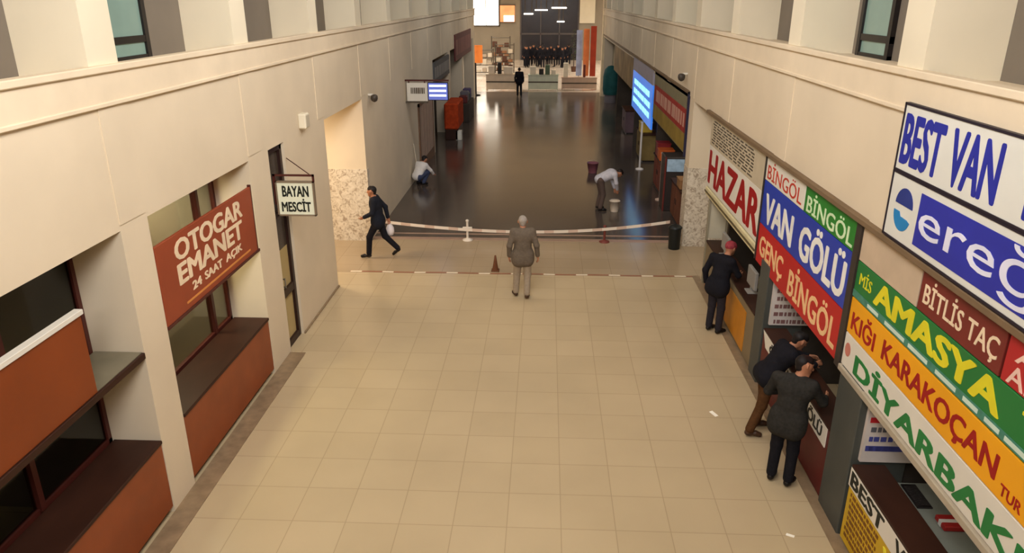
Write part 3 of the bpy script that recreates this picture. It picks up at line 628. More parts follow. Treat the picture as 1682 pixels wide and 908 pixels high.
def body_sets(J, coat=0.0, hair='short', sleeve=1.0):
    g = {k: V(v) for k, v in J.items()}
    P, N, H = g['pelvis'], g['neck'], g['head']
    face = g['face'].normalized(); hu = (H - N).normalized(); hu = (hu - face * hu.dot(face)).normalized(); hr = face.cross(hu)
    S = (g['shR'] - g['shL']).normalized(); hipdir = (g['hipR'] - g['hipL']).normalized(); up = (N - P)
    fw = up.cross(S) * -1; fw = (S.cross(up) * -1).normalized()
    fw = up.normalized().cross(S)      # forward = up x right
    q = lambda t: P + up * t
    body, jac, tro, har = [], [], [], []
    # head with jaw, nose, brow, lips and ears
    body += [(H - face * .012 + hu * .025, H + face * .012 + hu * .02, .088, .082, .03), (H + face * .03 - hu * .03, H + face * .055 - hu * .09, .064, .036, .03),
             (H + face * .088 + hu * .012, H + face * .108 - hu * .028, .010, .015, .012), (H + face * .082 - hu * .022, H + face * .102 - hu * .03, .014, .017, .01),
             (H + face * .078 + hu * .035 - hr * .035, H + face * .078 + hu * .035 + hr * .035, .014, .014, .015), (H + face * .078 - hu * .062 - hr * .02, H + face * .078 - hu * .062 + hr * .02, .013, .013, .012)]
    for sg in (-1, 1): body.append((H + hr * sg * .088 + hu * .02, H + hr * sg * .092 - hu * .022 + face * .004, .016, .011, .01))
    body += [(N - up.normalized() * .03, H - hu * .04 - face * .01, .058, .054, .04)]
    # trunk
    tr = [(q(.02) - hipdir * .075, q(.02) + hipdir * .075, .112), (q(.32) - (S + hipdir) * .028, q(.32) + (S + hipdir) * .028, .112),
          (q(.66) - S * .085, q(.66) + S * .085, .118), (q(.80) - S * .095 , q(.80) + S * .095, .10)]
    for a, b, r in tr:
        body.append((a, b, r - .012, r - .012, .07)); jac.append((a, b, r + .008, r + .008, .07))
    for a, b in ((q(.0), q(.4)), (q(.4), q(.8))):
        body.append((a, b, .10, .10, .07)); jac.append((a, b, .118, .118, .07))
    body.append((g['shL'], g['shR'], .05, .05, .05)); jac.append((g['shL'], g['shR'], .066, .066, .05))
    jac.append((N - up.normalized() * .045 - S * .03, N - up.normalized() * .045 + S * .03, .07, .07, .04))
    if coat > 0:
        for t in (.0, -coat * .5, -coat):
            jac.append((q(t) - hipdir * .09, q(t) + hipdir * .09, .125 + abs(t) * .03, .125 + abs(t) * .03, .06))
    tro += [(q(.02) - hipdir * .078, q(.02) + hipdir * .078, .118, .118, .05), (q(.0), q(.2), .112, .112, .05)]
    for s_ in 'LR':
        sh, el, wr = g['sh' + s_], g['el' + s_], g['wr' + s_]
        body += [(sh, el, .050, .040, .03), (el, wr, .040, .027, .02)]
        we = el + (wr - el) * (.93 * sleeve)
        jac += [(sh, el, .066, .055, .04), (el, we, .055, .046 , .03)]
        hp, kn, an = g['hip' + s_], g['kn' + s_], g['an' + s_]
        body += [(hp, kn, .080, .054, .05), (kn, kn + (an - kn) * .35, .052, .056, .03), (kn + (an - kn) * .35, an, .054, .036, .03)]
        tro += [(hp, kn, .098, .072, .05), (kn, an + (kn - an) * .06, .070, .062, .03)]
        # hand
        d = g.get('hd' + s_, (wr - el)).normalized(); inw = (-S if s_ == 'R' else S)
        w_ = fw - d * fw.dot(d)
        if w_.length < .2: w_ = up.normalized() - d * up.normalized().dot(d)
        w_.normalize(); n_ = w_.cross(d).normalized()
        if n_.dot(inw) < 0: n_ = -n_
        body += [(wr, wr + d * .03, .027, .026, .015), (wr + d * .02 - w_ * .018, wr + d * .085 - w_ * .026, .017, .014, .012), (wr + d * .02 + w_ * .012, wr + d * .088 + w_ * .024, .018, .014, .012), (wr + d * .03, wr + d * .085, .018, .015, .012)]
        for i, (off, ln) in enumerate(((.031, .070), (.011, .078), (-.010, .072), (-.030, .056))):
            b0 = wr + d * .085 + w_ * off; b1 = b0 + (d * .9 + n_ * .25 + w_ * off * 2.0).normalized() * ln * .5; b2 = b1 + (d * .7 + n_ * .7).normalized() * ln * .5
            body += [(b0, b1, .0098, .0092, .004), (b1, b2, .0092, .008, .004)]
        t0 = wr + d * .025 + w_ * .030; t1 = t0 + (d * .6 + w_ * .7 + n_ * .25).normalized() * .04; t2 = t1 + (d * .9 + w_ * .15 + n_ * .3).normalized() * .03
        body += [(t0, t1, .013, .011, .008), (t1, t2, .011, .009, .004)]
    if hair == 'short':
        har += [(H - face * .022 + hu * .040, H + face * .018 + hu * .048, .087, .078, .02), (H - face * .045 - hu * .03, H - face * .04 + hu * .03, .058, .075, .02)]
    elif hair == 'cap':
        har += [(H - face * .015 + hu * .045, H + face * .02 + hu * .042, .095, .088, .02), (H + face * .09 + hu * .045 - hr * .035, H + face * .13 + hu * .035 + hr * .0, .012, .012, .02), (H + face * .09 + hu * .045 + hr * .035, H + face * .13 + hu * .035, .012, .012, .02)]
    elif hair == 'scarf':
        har += [(H - face * .022 + hu * .04, H + face * .01 + hu * .045, .098, .088, .02), (H - face * .06 - hu * .03, H - face * .06 - hu * .12, .07, .045, .04)]
    return body, jac, tro, har, g, (H, face, hu, hr)
def shoe_prims(an, toe, z0):
    an = V(an); toe = V(toe); d = (toe - an); d.normalize()
    return [(an + V((0, 0, -.02)), an - V((0, 0, .035)), .043, .04, .02), (an - d * .03 - V((0, 0, .045)), toe, .034, .030, .03), (toe - d * .06, toe, .040, .031, .02)]
BASE = dict(pelvis=(0, 0, .95), neck=(0, -.01, 1.47), head=(0, .02, 1.61), face=(0, 1, 0), shL=(-.185, -.01, 1.42), shR=(.185, -.01, 1.42), elL=(-.245, -.03, 1.14), elR=(.245, -.03, 1.14), wrL=(-.255, .05, .89), wrR=(.255, .05, .89),
            hipL=(-.085, 0, .92), hipR=(.085, 0, .92), knL=(-.10, .02, .50), knR=(.10, .02, .50), anL=(-.105, -.01, .09), anR=(.105, -.01, .09), toL=(-.12, .15, .035), toR=(.12, .15, .035))
def person(label, loc, rz, over, cols, h=.011, coat=0.0, hair='short', group=None, scale=1.0):
    J = dict(BASE); J.update(over)
    body, jac, tro, har, g, (H, face, hu, hr) = body_sets(J, coat, hair)
    o = sdf_obj('person', body, h, cols.get('skin', M_skin)); o.location = loc; o.rotation_euler.z = rz; o.scale = (scale,) * 3
    tag(o, label, 'person', group)
    sdf_obj('jacket', jac, h, cols['jacket'], o); sdf_obj('trousers', tro, h, cols['trousers'], o)
    for s_ in 'LR': sdf_obj('shoe', shoe_prims(g['an' + s_], g['to' + s_], 0), h * .8, cols.get('shoes', mat('black_leather', (24, 20, 18), .4)), o)
    if har:
        sdf_obj({'short': 'hair', 'cap': 'cap', 'scarf': 'headscarf'}[hair], har, h, cols['hair'], o)
    e = MB()
    for sg in (-1, 1):
        c = H + face * .076 + hu * .014 + hr * sg * .033; e.lathe(c, [(.002, -.010), (.009, -.006), (.011, 0), (.009, .006), (.002, .010)], 8)
    e.build('eyes', mat('eye_dark', (30, 22, 18), .2), o)
    return o
C_black = mat('black_cloth', (26, 25, 30), .85, .15, .2, 30); C_navy = mat('navy_black_suit', (30, 32, 40), .85, .15, .15, 30)
C_grey = mat('grey_brown_jacket', (106, 94, 80), .9, .1, .12, 25); C_khaki = mat('light_grey_trousers', (158, 142, 120), .9, .1, .1, 25)
C_green = mat('dark_green_grey_coat', (48, 46, 42), .9, .1, .2, 25); C_brown = mat('brown_trousers', (84, 56, 32), .9, .1, .2, 25)
C_hblack = mat('black_hair', (24, 18, 16), .6, .3, .2, 60); C_hgrey = mat('grey_hair', (158, 148, 136), .7, .2, .2, 60)

# grey man seen from behind, mid-step
person('person in grey jacket and pale trousers walking away in the middle of the floor', (-.42, 13.98, 0), math.radians(6),
       dict(anL=(-.13, .10, .09), toL=(-.17, .26, .035), knL=(-.11, .10, .50), anR=(.08, -.08, .10), toR=(.12, .07, .035), knR=(.10, .03, .50), elL=(-.27, -.06, 1.14), wrL=(-.27, .02, .90), elR=(.27, -.06, 1.14), wrR=(.30, .0, .90), head=(0, .05, 1.60)),
       dict(jacket=C_grey, trousers=C_khaki, hair=C_hgrey, shoes=mat('brown_leather', (70, 48, 32), .5)), coat=.28)
# man in dark suit striding to the left
pw = person('person in dark suit striding left past the lit corridor opening', (-3.86, 16.35, 0), math.radians(88),
       dict(pelvis=(0, 0, .93), neck=(0, .05, 1.45), head=(0, .10, 1.59), shL=(-.185, .02, 1.40), shR=(.185, .06, 1.40), elL=(-.25, .06, 1.13), wrL=(-.20, .27, 1.02), elR=(.25, -.13, 1.16), wrR=(.24, -.18, .90),
            hipL=(-.085, .0, .90), hipR=(.085, 0, .90), knL=(-.09, .20, .52), anL=(-.09, .24, .10), toL=(-.09, .41, .045), knR=(.09, -.12, .50), anR=(.09, -.42, .20), toR=(.09, -.30, .06)),
       dict(jacket=C_navy, trousers=C_black, hair=C_hblack), coat=.18)
t = thing('carrier_bag', (-3.62, 16.62, .55), 'white carrier bag in the hand of person in dark suit', 'bag')
hx, hy = -3.64, 16.585
part(t, 'bag', MB().lathe((hx, hy, .46), [(.02, 0), (.07, .02), (.10, .10), (.095, .19), (.06, .26), (.03, .29)], 14), mat('white_plastic', (232, 222, 218), .4))
part(t, 'handles', MB().tube((hx - .02, hy, .74), (hx, hy, .83), .008).tube((hx + .02, hy, .74), (hx, hy, .83), .008), mat('white_plastic', (232, 222, 218)))
# man in dark coat at the dark red counter
person('person in dark grey-green coat seen from behind at the dark red counter', (3.02, 7.98, 0), math.radians(-38),
       dict(pelvis=(0, 0, .95), neck=(.03, .06, 1.46), head=(.05, .13, 1.59), face=(.9, .7, -.25), shL=(-.20, .02, 1.40), shR=(.20, .06, 1.40), elL=(-.31, .08, 1.15), wrL=(-.16, .30, 1.11), elR=(.30, .20, 1.16), wrR=(.26, .40, 1.12), hdL=(.3, 1, -.1), hdR=(0, 1, -.15)),
       dict(jacket=C_green, trousers=C_black, hair=C_hblack), coat=.30, scale=1.02)
# second man leaning over the same counter, one leg back
person('person in black leaning over the dark red counter beyond man in dark coat', (3.13, 9.16, 0), math.radians(-86),
       dict(pelvis=(0, -.04, .92), neck=(0, .23, 1.33), head=(0, .34, 1.42), face=(0, 1, -.5), shL=(-.185, .19, 1.28), shR=(.185, .19, 1.28), elL=(-.25, .36, 1.11), wrL=(-.12, .54, 1.12), elR=(.25, .36, 1.11), wrR=(.12, .54, 1.12), hdL=(.4, 1, .05), hdR=(-.4, 1, .05),
            hipL=(-.085, -.04, .89), hipR=(.085, -.04, .89), knL=(-.12, .0, .49), anL=(-.13, -.06, .09), toL=(-.15, .10, .035), knR=(.10, -.10, .49), anR=(.12, -.24, .10), toR=(.13, -.09, .035)),
       dict(jacket=C_black, trousers=C_brown, hair=C_hblack, shoes=mat('brown_leather', (70, 48, 32))), coat=.08)
# man with pinkish red cap at the third counter
person('person in black jacket with pinkish red cap at orange panelled counter', (3.13, 12.49, 0), math.radians(-50),
       dict(neck=(.02, .13, 1.45), head=(.03, .21, 1.58), face=(.2, 1, -.2), shL=(-.20, .05, 1.40), shR=(.20, .05, 1.40), elL=(-.29, -.02, 1.13), wrL=(-.30, .04, .88), elR=(.27, .18, 1.15), wrR=(.18, .32, 1.10), hdR=(0, 1, -.1)),
       dict(jacket=C_black, trousers=mat('charcoal_trousers', (44, 40, 44), .85, .15, .15, 30), hair=mat('pink_red_cap', (150, 60, 66), .8, .1, .25, 40)), coat=.22, hair='cap')
# crouching cleaner
C_white = mat('white_workwear', (226, 222, 216), .8, .1, .06, 20); C_blue = mat('blue_grey_workwear', (84, 88, 104), .85, .1, .12, 20)
person('person in white top crouching on dark floor by the left wall', (-4.06, 23.55, 0), math.radians(-35),
       dict(pelvis=(0, -.16, .30), neck=(0, .12, .70), head=(0, .22, .80), face=(0, 1, -.5), shL=(-.18, .08, .66), shR=(.18, .08, .66), elL=(-.22, .26, .46), wrL=(-.12, .44, .34), elR=(.22, .26, .46), wrR=(.14, .46, .30),
            hipL=(-.09, -.14, .29), hipR=(.09, -.14, .29), knL=(-.15, .24, .46), knR=(.15, .24, .44), anL=(-.12, .02, .09), anR=(.12, .0, .09), toL=(-.14, .17, .035), toR=(.14, .16, .035)),
       dict(jacket=C_white, trousers=mat('blue_work_trousers', (58, 66, 92), .85), hair=C_hblack), h=.013)
t = thing('mop', (-4.18, 23.9, 0), 'mop with pale handle propped against left wall by crouching person', 'mop')
part(t, 'handle', MB().tube((-4.16, 23.9, .06), (-4.33, 24.05, 1.25), .014), mat('pale_wood', (210, 196, 170), .5)); part(t, 'mop_head', MB().lathe((-4.16, 23.9, 0), [(.10, 0), (.11, .03), (.06, .09), (.02, .12)]), mat('mop_grey', (92, 84, 76), .9, .1, .3, 30))
# cleaner bent over a pale bucket
person('person in pale jacket bending over a bucket on the dark floor', (1.62, 20.75, 0), math.radians(-78),
       dict(pelvis=(0, -.08, .90), neck=(0, .38, 1.10), head=(0, .50, 1.06), face=(0, .6, -1), shL=(-.19, .32, 1.07), shR=(.19, .32, 1.07), elL=(-.22, .36, .82), wrL=(-.10, .42, .60), elR=(.22, .36, .82), wrR=(.08, .44, .60), hdL=(0, .1, -1), hdR=(0, .1, -1),
            hipL=(-.09, -.06, .87), hipR=(.09, -.06, .87), knL=(-.12, .02, .48), knR=(.12, .02, .48), anL=(-.14, -.06, .09), anR=(.14, -.06, .09), toL=(-.15, .10, .035), toR=(.15, .10, .035)),
       dict(jacket=mat('pale_grey_workwear', (196, 194, 200), .85, .1, .12, 20), trousers=mat('dull_brown_trousers', (88, 72, 64), .85), hair=C_hblack), h=.013)
def bucket(label, x, y, r, hgt, m):
    t = thing('bucket', (x, y, 0), label, 'bucket')
    part(t, 'pail', MB().lathe((x, y, 0), [(r * .72, 0), (r, hgt), (r * 1.06, hgt), (r * 1.06, hgt + .012), (r * .95, hgt + .012), (r * .70, .03)], 20), m)
    hb = MB(); pp = [(x + r * math.cos(a), y, hgt + r * .5 * math.sin(a)) for a in np.linspace(0, math.pi, 9)]
    for a, b in zip(pp, pp[1:]): hb.tube(a, b, .006, n=6)
    part(t, 'handle', hb, mat('steel', (150, 145, 138)))
bucket('pale cream bucket on dark floor under the bending person', 2.0, 20.62, .15, .30, mat('cream_plastic', (222, 206, 184), .4))
bucket('mauve pink bucket on dark floor behind the bending person', 1.66, 25.6, .2, .34, mat('mauve_plastic', (140, 84, 92), .45))
# lone figure before the bright concourse
person('person in black walking alone before the white stalls at hall end', (-1.67, 46.6, 0), 0, dict(elL=(-.25, -.08, 1.14), wrL=(-.25, -.08, .9)), dict(jacket=C_black, trousers=C_black, hair=C_hblack), h=.014, coat=.2)
# distant crowd
crowd_src = person('dark clothed person in the distant crowd by the dark entrance', (-1.9, 68.0, 0), math.pi, dict(), dict(jacket=C_black, trousers=C_black, hair=C_hblack), h=.016, coat=.25, group='distant crowd at the dark entrance')
rc = random.Random(11)
for i in range(13):
    o = crowd_src.copy(); COL.objects.link(o)
    o.location = (-1.75 + i * .29 + rc.uniform(-.08, .08) + (.15 if i > 6 else 0), 66.6 + (i * 2 % 5) * .85, 0); o.rotation_euler.z = rc.uniform(0, 6.28); s_ = rc.uniform(.93, 1.04); o.scale = (s_,) * 3
    for ch in crowd_src.children:
        c = ch.copy(); COL.objects.link(c); c.parent = o

# ------------------------------------------------------------------ far left side
t = thing('hanging_sign', (-3.7, 23.2, 2.7), 'white hanging sign beside blue screen on left far wall', 'sign')
part(t, 'panel', MB().box(-4.30, -3.66, 23.17, 23.23, 2.73, 3.28, .006), M_white); part(t, 'lettering', small_print(MB(), (-4.2, 23.17, 2.95), (.46, 0, 0), (0, 0, .2), (0, -1, 0), 1, rnd, .9), M_dk)
part(t, 'lower_rail', MB().box(-4.36, -3.66, 23.16, 23.24, 2.68, 2.72), M_dk); part(t, 'bar', MB().box(-4.36, -3.0, 23.17, 23.23, 3.33, 3.38).box(-4.25, -4.22, 23.18, 23.22, 3.27, 3.34).box(-3.76, -3.73, 23.18, 23.22, 3.27, 3.34), M_darkred)
t = thing('display_screen', (-3.34, 23.2, 2.75), 'glowing blue information screen hanging beside the white sign', 'screen')
part(t, 'housing', MB().box(-3.65, -3.02, 23.17, 23.27, 2.76, 3.30, .01).box(-3.4, -3.3, 23.18, 23.22, 3.29, 3.328), M_black)
part(t, 'screen', MB().box(-3.63, -3.04, 23.16, 23.175, 2.78, 3.28), mat('screen_blue', (96, 110, 190), .3, .4, .1, 3, emit=.5))
m = MB()
for z in (3.17, 3.02, 2.88): m.box(-3.60, -3.08, 23.155, 23.165, z, z + .06)
part(t, 'text_row', m, mat('screen_white', (226, 232, 255), .3, .4, .02, 3, emit=1.1))
t = thing('roller_shutter', (-4.33, 26.8, .3), 'pinkish beige shutter panel on left wall under the hanging signs', 'shutter')
m = MB()
for i in range(5): m.box(-4.36, -4.315, 25.4 + i * .6, 25.97 + i * .6, .35, 2.25, .01)
part(t, 'slats', m, mat('pink_beige', (178, 150, 128), .6)); part(t, 'frame', MB().box(-4.36, -4.30, 25.25, 25.4, .0, 2.35).box(-4.36, -4.30, 28.4, 28.5, 0, 2.35).box(-4.36, -4.30, 25.25, 28.5, 2.25, 2.35).box(-4.36, -4.31, 25.25, 28.5, 0, .35), mat('brown_frame', (122, 92, 70), .6))
def far_sign(label, X, sg, ya, yb, z0, z1, m, lm, emit=False, group='far shop signs'):
    t = thing('shop_sign', (X, (ya + yb) / 2, z0), label, 'sign', group)
    part(t, 'panel', MB().box(X + sg * .02, X - sg * .06, ya, yb, z0, z1, .01), m)
    if lm:
        mb = MB(); x = X - sg * .06
        if sg > 0: small_print(mb, (x, yb - .1, z0 + .1), (0, -(yb - ya - .2), 0), (0, 0, z1 - z0 - .2), (-1, 0, 0), 1, rnd, .7)
        else: small_print(mb, (x, ya + .1, z0 + .1), (0, yb - ya - .2, 0), (0, 0, z1 - z0 - .2), (1, 0, 0), 1, rnd, .7)
        part(t, 'lettering', mb, lm)
    return t
far_sign('dark maroon fascia sign high on the left wall near hall end', XL, -1, 36, 43.5, 2.9, 4.1, mat('dim_maroon', (96, 44, 42), .6), mat('dim_pink', (130, 76, 70), .6))
far_sign('grey-green fascia sign on the left wall before the maroon one', XL, -1, 29.0, 33.6, 2.6, 3.4, mat('dim_slate', (84, 84, 84), .6), mat('dim_pale', (140, 136, 128), .6))
t = thing('market_stall', (-4.0, 32.5, 0), 'orange-red cloth draped stall at left side of dark floor', 'stall')
part(t, 'table', MB().box(-4.3, -3.75, 31.6, 33.6, 0, .85, .02), M_brown)
part(t, 'cloth', MB().box(-4.32, -3.72, 31.55, 33.65, .45, 1.55, .06), mat('orange_red_cloth', (184, 68, 32), .8, .1, .25, 6))
part(t, 'box', MB().box(-3.85, -3.6, 31.6, 31.9, .0, .4, .01), M_white)
t = thing('market_stall', (-4.1, 37.5, 0), 'dark brown stall with folded goods beyond the orange-red one', 'stall')
part(t, 'table', MB().box(-4.3, -3.75, 36.4, 38.9, 0, .9, .02), M_roomdark)
for i in range(4): part(t, 'goods', MB().box(-4.25, -3.85, 36.5 + i * .6, 37.0 + i * .6, .9, 1.25 + .15 * (i % 2), .04), [mat('dim_maroon', (96, 44, 42)), mat('goods_grey', (110, 104, 108), .7), mat('goods_green', (52, 74, 56), .7), mat('goods_violet', (92, 80, 112), .7)][i])
t = thing('advert_panel', (-4.4, 47.0, 0), 'orange lit advertising panel on a stand at left end of hall', 'advert')
part(t, 'panel', MB().box(-4.85, -3.95, 47.0, 47.12, 1.95, 3.0, .02), mat('advert_orange', (226, 122, 50), .4, .3, .25, 2.5, emit=.55)); part(t, 'header', MB().box(-4.95, -4.45, 46.98, 47.14, 2.85, 3.05), mat('advert_white', (240, 226, 200), .4, .3, .05, 3, emit=.6))
part(t, 'pole', MB().tube((-4.4, 47.06, 0), (-4.4, 47.06, 2.0), .06).lathe((-4.4, 47.06, 0), [(.3, 0), (.3, .04), (.06, .08)]), M_black)

# ------------------------------------------------------------------ far right side
t = board('red and yellow-olive shop sign with olive top, first beyond the marble wall end', 24.1, 18.05, 2.15, 3.6, mat('olive_top', (134, 126, 96), .6), (), None, 'far shop signs')
part(t, 'red_band', MB().box(FX - .008, FX + .02, 18.2, 23.9, 2.62, 3.2), mat('band_red', (160, 54, 46), .6, .2, .2, 2)); part(t, 'yellow_band', MB().box(FX - .006, FX + .02, 18.2, 23.9, 2.18, 2.6), mat('band_olive', (150, 126, 58), .6, .2, .2, 2))
part(t, 'lettering', small_print(MB(), (FX - .008, 23.6, 2.7), (0, -5.2, 0), (0, 0, .42), (-1, 0, 0), 1, rnd, .8), mat('band_pale', (200, 150, 130), .5))
part(t, 'end_cap', MB().box(FX - .05, FX + .08, 18.0, 18.1, 2.12, 3.66), mat('navy_cap', (34, 32, 58), .5))
t = board('bright blue glowing shop sign halfway along the far right wall', 30.2, 24.4, 1.7, 3.1, mat('sign_blue', (50, 110, 200), .3, .4, .15, 1.5, emit=.7), (), None, 'far shop signs')
part(t, 'lettering', small_print(MB(), (FX, 29.8, 1.9), (0, -5.0, 0), (0, 0, 1.0), (-1, 0, 0), 3, rnd, .55, .01), mat('sign_cyan', (150, 226, 246), .3, .4, .05, 3, emit=1.0))
part(t, 'header', MB().box(FX - .01, FX + .06, 24.4, 30.2, 3.1, 3.58), mat('lilac_header', (170, 164, 176), .5))
board('mixed yellow and red shop sign farthest along the right wall', 39, 30.6, 2.3, 3.5, mat('far_ochre', (150, 124, 84), .6, .2, .4, 1.2), (), None, 'far shop signs')
t = thing('market_stall', (3.75, 44.2, 0), 'teal cloth covered rounded stall at the far end of right side', 'stall')
part(t, 'cover', MB().lathe((3.72, 44.2, .45), [(.40, 0), (.46, .3), (.46, 1.0), (.38, 1.4), (.2, 1.58), (.03, 1.62)], 20), mat('teal_cloth', (34, 84, 84), .7, .2, .2, 3)); part(t, 'base', MB().lathe((3.72, 44.2, 0), [(.34, 0), (.34, .45)], 16), mat('goods_grey', (110, 104, 108)))
t = thing('ticket_kiosk', (3.62, 21.2, 0), 'dark upright kiosk with small lit screen under the red far sign', 'kiosk')
part(t, 'cabinet', MB().box(3.38, 3.95, 20.7, 21.5, 0, 1.55, .02), mat('kiosk_brown', (52, 44, 40), .5)); part(t, 'screen', MB().box(3.42, 3.9, 20.685, 20.705, 1.15, 1.5), mat('kiosk_screen', (132, 150, 162), .3, .4, .2, 8, emit=.25)); part(t, 'side_trim', MB().box(3.36, 3.40, 20.68, 20.76, 0, 1.56), mat('far_red_trim', (110, 44, 36), .5))
for nm, x, y, w, h_, c, l in (('crate', 3.72, 22.9, .22, .3, (196, 92, 34), 'orange crate on the red-brown cabinet beyond the kiosk'), ('crate', 3.72, 23.5, .2, .4, (132, 34, 34), 'dark red crate on the red-brown cabinet beyond the kiosk'), ('crate', 3.72, 28.0, .22, .35, (190, 160, 60), 'yellow crate on the olive cabinet beneath blue sign'), ('crate', 3.72, 19.3, .2, .22, (150, 110, 70), 'tan crate on the brown cabinet nearest to marble wall end')):
    t = thing(nm, (x, y, 1.04), l, 'crate'); mm = mat('crate_%d_%d' % (c[0], c[1]), c, .5)
    part(t, 'body', MB().box(x - w, x + w, y - .25, y + .25, 1.04, 1.04 + h_, .01), mm); part(t, 'rim', MB().box(x - w - .015, x + w + .015, y - .265, y + .265, 1.04 + h_, 1.07 + h_, .006), mm)
def pole(label, x, y, z0, z1, m):
    t = thing('sign_pole', (x, y, 0), label, 'pole'); part(t, 'shaft', MB().tube((x, y, .0), (x, y, z1), .035), m); part(t, 'foot', MB().lathe((x, y, 0), [(.14, 0), (.14, .03), (.04, .06)]), m); part(t, 'collar', MB().tube((x, y, z1 - .05), (x, y, z1), .05), m)
pole('pale standing pole below the red far sign, next to kiosk', 3.48, 21.95, 0, 1.45, mat('pole_pale', (196, 168, 148), .5))
pole('white standing pole below the blue glowing sign', 3.36, 26.2, 0, 1.69, mat('pole_white', (226, 220, 214), .5))
for i, (y, c, l) in enumerate([(19.6, (112, 70, 50), 'brown low display cabinet below the red far sign'), (23.2, (120, 62, 46), 'red-brown low display cabinet beyond the kiosk'), (28.2, (124, 104, 60), 'olive low display cabinet beneath blue glowing sign'), (34.2, (104, 84, 90), 'mauve-grey low display cabinet under the farthest right sign')]):
    t = thing('display_cabinet', (3.75, y, 0), l, 'cabinet'); mm = mat('cabinet_%d' % i, c, .6, .2, .2, 3)
    part(t, 'carcass', MB().box(3.55, 4.05, y - .8, y + .8, .06, 1.0, .01), mm); part(t, 'top', MB().box(3.5, 4.08, y - .85, y + .85, 1.0, 1.04), M_brown); part(t, 'plinth', MB().box(3.6, 4.0, y - .75, y + .75, 0, .06), M_black)
    for k in (-1, 1):
        dr = part(t, 'door', MB().box(3.535, 3.555, y + k * .4 - .37, y + k * .4 + .37, .12, .95, .004), mm)
        part(t, 'handle', MB().box(3.52, 3.537, y + k * .08 - .01, y + k * .08 + .01, .5, .65), M_black, dr)

# ------------------------------------------------------------------ far end
def white_stall(label, xa, xb, y, hgt, m, goods):
    t = thing('sales_counter', ((xa + xb) / 2, y, 0), label, 'counter')
    part(t, 'front', MB().box(xa, xb, y, y + .05, .08, hgt, .01), m); part(t, 'top', MB().box(xa - .03, xb + .03, y - .04, y + .7, hgt, hgt + .05, .008), m)
    for x in (xa + .03, xb - .03): part(t, 'side', MB().box(x - .03, x + .03, y + .05, y + .68, 0, hgt), m)
    part(t, 'rail', MB().box(xa, xb, y - .015, y + .01, hgt * .52, hgt * .52 + .08), M_dk)
    for i, (x, w, h_, c) in enumerate(goods): part(t, 'goods', MB().box(x, x + w, y + .1, y + .5, hgt + .05, hgt + .05 + h_, .02), c)
M_cream = mat('stall_cream', (226, 210, 184), .5); M_mint = mat('stall_mint', (204, 212, 192), .5); M_pink = mat('stall_pink', (196, 170, 150), .5)
gd = [mat('goods_dark', (44, 42, 40), .6), mat('goods_cream', (236, 226, 204), .6), mat('goods_green2', (92, 112, 88), .6)]
white_stall('cream sales counter at left end of the bright concourse', -3.95, -1.95, 49.6, 1.0, M_cream, [(-3.8, .4, .5, gd[1]), (-3.2, .25, .7, gd[0]), (-2.8, .6, .45, gd[1])])
white_stall('mint white sales counter behind the lone black figure', -1.2, .75, 49.8, .95, M_mint, [(-1.1, .4, .5, gd[1]), (-.5, .3, .35, gd[0]), (-.1, .3, .6, gd[2]), (.3, .3, .3, gd[1])])
white_stall('pinkish sales counter at right end of the bright concourse', 1.0, 3.3, 50.2, .75, M_pink, [(1.1, .3, .9, gd[1]), (2.4, .15, .8, mat('goods_brick', (120, 60, 46), .6))])
def tall_banner(label, x, y, w, z0, z1, m):
    t = thing('banner', (x, y, 0), label, 'banner', 'upright banners at right end'); part(t, 'cloth', MB().box(x - w / 2, x + w / 2, y, y + .03, z0, z1, .005), m); part(t, 'stand', MB().box(x - w / 2, x + w / 2, y - .1, y + .15, 0, .08).tube((x, y + .06, .05), (x, y + .06, z1), .025), M_black)
tall_banner('pale blue upright banner left of the orange one at right end', 2.36, 56.6, .42, .3, 3.5, mat('banner_blue', (150, 160, 190), .6, .2, .3, 1.5)); tall_banner('orange upright banner between blue and dark red banners', 2.86, 56.4, .42, .3, 3.6, mat('banner_orange', (196, 112, 66), .6, .2, .2, 1.5)); tall_banner('dark red upright banner beside the cream pier at right end', 3.35, 56.2, .42, .3, 3.8, mat('banner_red', (134, 44, 22), .6, .2, .2, 1.5))
t = thing('potted_tree', (2.2, 63, 0), 'slim dark green potted tree right of the distant crowd', 'plant')
part(t, 'pot', MB().lathe((2.2, 63, 0), [(.18, 0), (.24, .4), (.26, .42)]), mat('pot_brown', (90, 60, 44), .6)); part(t, 'stem', MB().tube((2.2, 63, .3), (2.2, 63, 1.5), .03), M_brown)
m = MB(); rp = random.Random(5)
for i in range(160):
    a = rp.uniform(0, 6.28); z = rp.uniform(.9, 3.3); r = .34 * math.sin((z - .7) / 2.8 * math.pi) * rp.uniform(.3, 1); c = V((2.2 + r * math.cos(a), 63 + r * math.sin(a), z)); d = V((math.cos(a), math.sin(a), rp.uniform(-.4, .6))) * .16; w = V((-math.sin(a), math.cos(a), 0)) * .05
    m.add([c, c + d * .5 + w, c + d, c + d * .5 - w], [(0, 1, 2, 3)])
part(t, 'foliage', m, mat('leaf_green', (60, 70, 34), .7))
def rack(label, x, y, w, hgt, cols):
    t = thing('display_shelf', (x, y, 0), label, 'shelf')
    for sx in (-1, 1): part(t, 'upright', MB().box(x + sx * w - .03, x + sx * w + .03, y, y + .4, 0, hgt), M_dk)
    for k in range(4):
        z = .15 + k * (hgt - .3) / 3; part(t, 'shelf', MB().box(x - w, x + w, y, y + .4, z, z + .04), M_dk)
        if k < 3:
            for q in range(3): part(t, 'goods', MB().box(x - w + .08 + q * w * .64, x - w + .04 + (q + .85) * w * .64, y + .05, y + .35, z + .04, z + .25 + .12 * ((q + k) % 3), .02), mat('rack_goods_%d' % cols[(q + k) % len(cols)], [(150, 106, 74), (222, 206, 180), (92, 60, 44), (190, 170, 146)][cols[(q + k) % len(cols)]], .6))
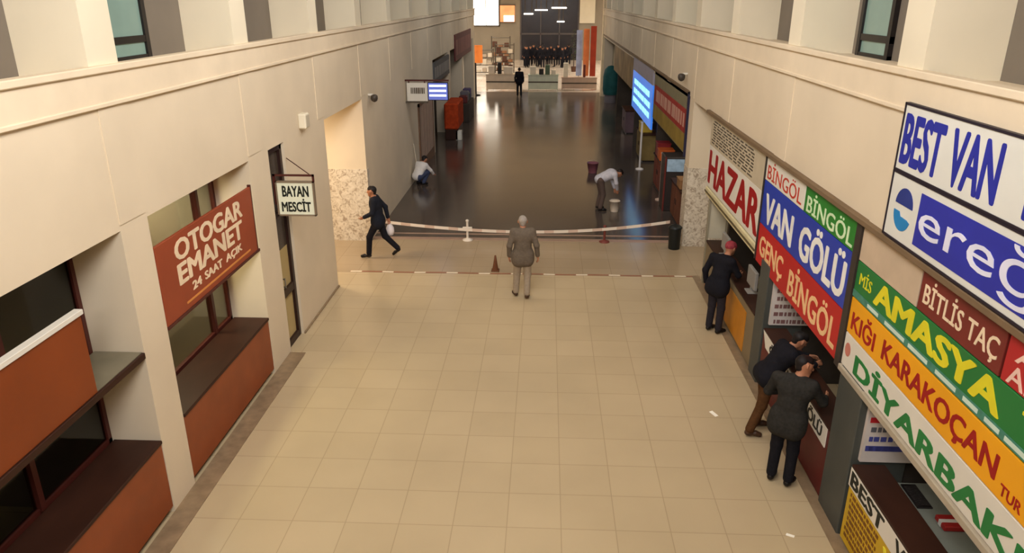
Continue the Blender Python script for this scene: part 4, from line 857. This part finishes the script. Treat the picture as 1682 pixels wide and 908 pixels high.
rack('brown and cream display shelf left of the crowd in the concourse', -3.4, 61.5, .75, 2.3, [0, 1, 2])
rack('pale display shelf behind the cream sales counter', -4.9, 60.0, .7, 2.0, [1, 3])
rack('dark brown display shelf near the orange lit sign', -4.0, 66.5, .8, 2.6, [2, 0])
# lit shop windows in the end wall
t = thing('lit_shop_window', (-5.7, 74.9, 3.2), 'brightly lit white shop window high at left of the end wall', 'shop window')
part(t, 'glass', MB().box(-7.1, -4.7, 74.9, 75.02, 3.2, 6.4), mat('lit_white', (255, 244, 226), .4, .3, .12, .8, emit=3.0)); part(t, 'frame', MB().box(-7.2, -7.1, 74.86, 75.02, 3.1, 6.5).box(-4.7, -4.6, 74.86, 75.02, 3.1, 6.5).box(-7.2, -4.6, 74.86, 75.02, 3.1, 3.2).box(-5.95, -5.88, 74.87, 75.0, 3.2, 6.4), M_dk)
t = thing('lit_sign', (-3.85, 74.9, 3.4), 'orange and white lit sign beside the bright shop window', 'sign')
part(t, 'face', MB().box(-4.55, -3.15, 74.88, 75.02, 3.5, 5.0, .02), mat('lit_orange', (236, 150, 96), .4, .3, .2, 1.2, emit=.7)); part(t, 'lower_face', MB().box(-4.2, -3.2, 74.86, 74.9, 3.55, 4.1), mat('lit_white', (255, 244, 226))); part(t, 'border', MB().box(-4.6, -3.1, 74.87, 75.02, 3.42, 3.5).box(-4.6, -3.1, 74.87, 75.02, 5.0, 5.08), M_dk)
for x0, x1, y, z, l in [(-2.25, -1.35, 73.6, 4.2, 'left white tube lamp under the dark entrance canopy'), (-1.2, .0, 73.2, 4.55, 'middle white tube lamp under the dark entrance canopy'), (.35, 1.75, 72.6, 4.75, 'right wide white lamp under the dark entrance canopy'), (.9, 1.6, 74.2, 3.5, 'lowest small white lamp at the dark entrance')]:
    t = thing('tube_lamp', ((x0 + x1) / 2, y, z), l, 'lamp'); part(t, 'tube', MB().box(x0, x1, y, y + .15, z, z + .12, .03), mat('lamp_white', (255, 248, 236), .4, .3, .02, 3, emit=3.0)); part(t, 'bracket', MB().box(x0 + .1, x0 + .16, y + .05, y + .1, z + .1, HT).box(x1 - .16, x1 - .1, y + .05, y + .1, z + .1, HT), M_dk)
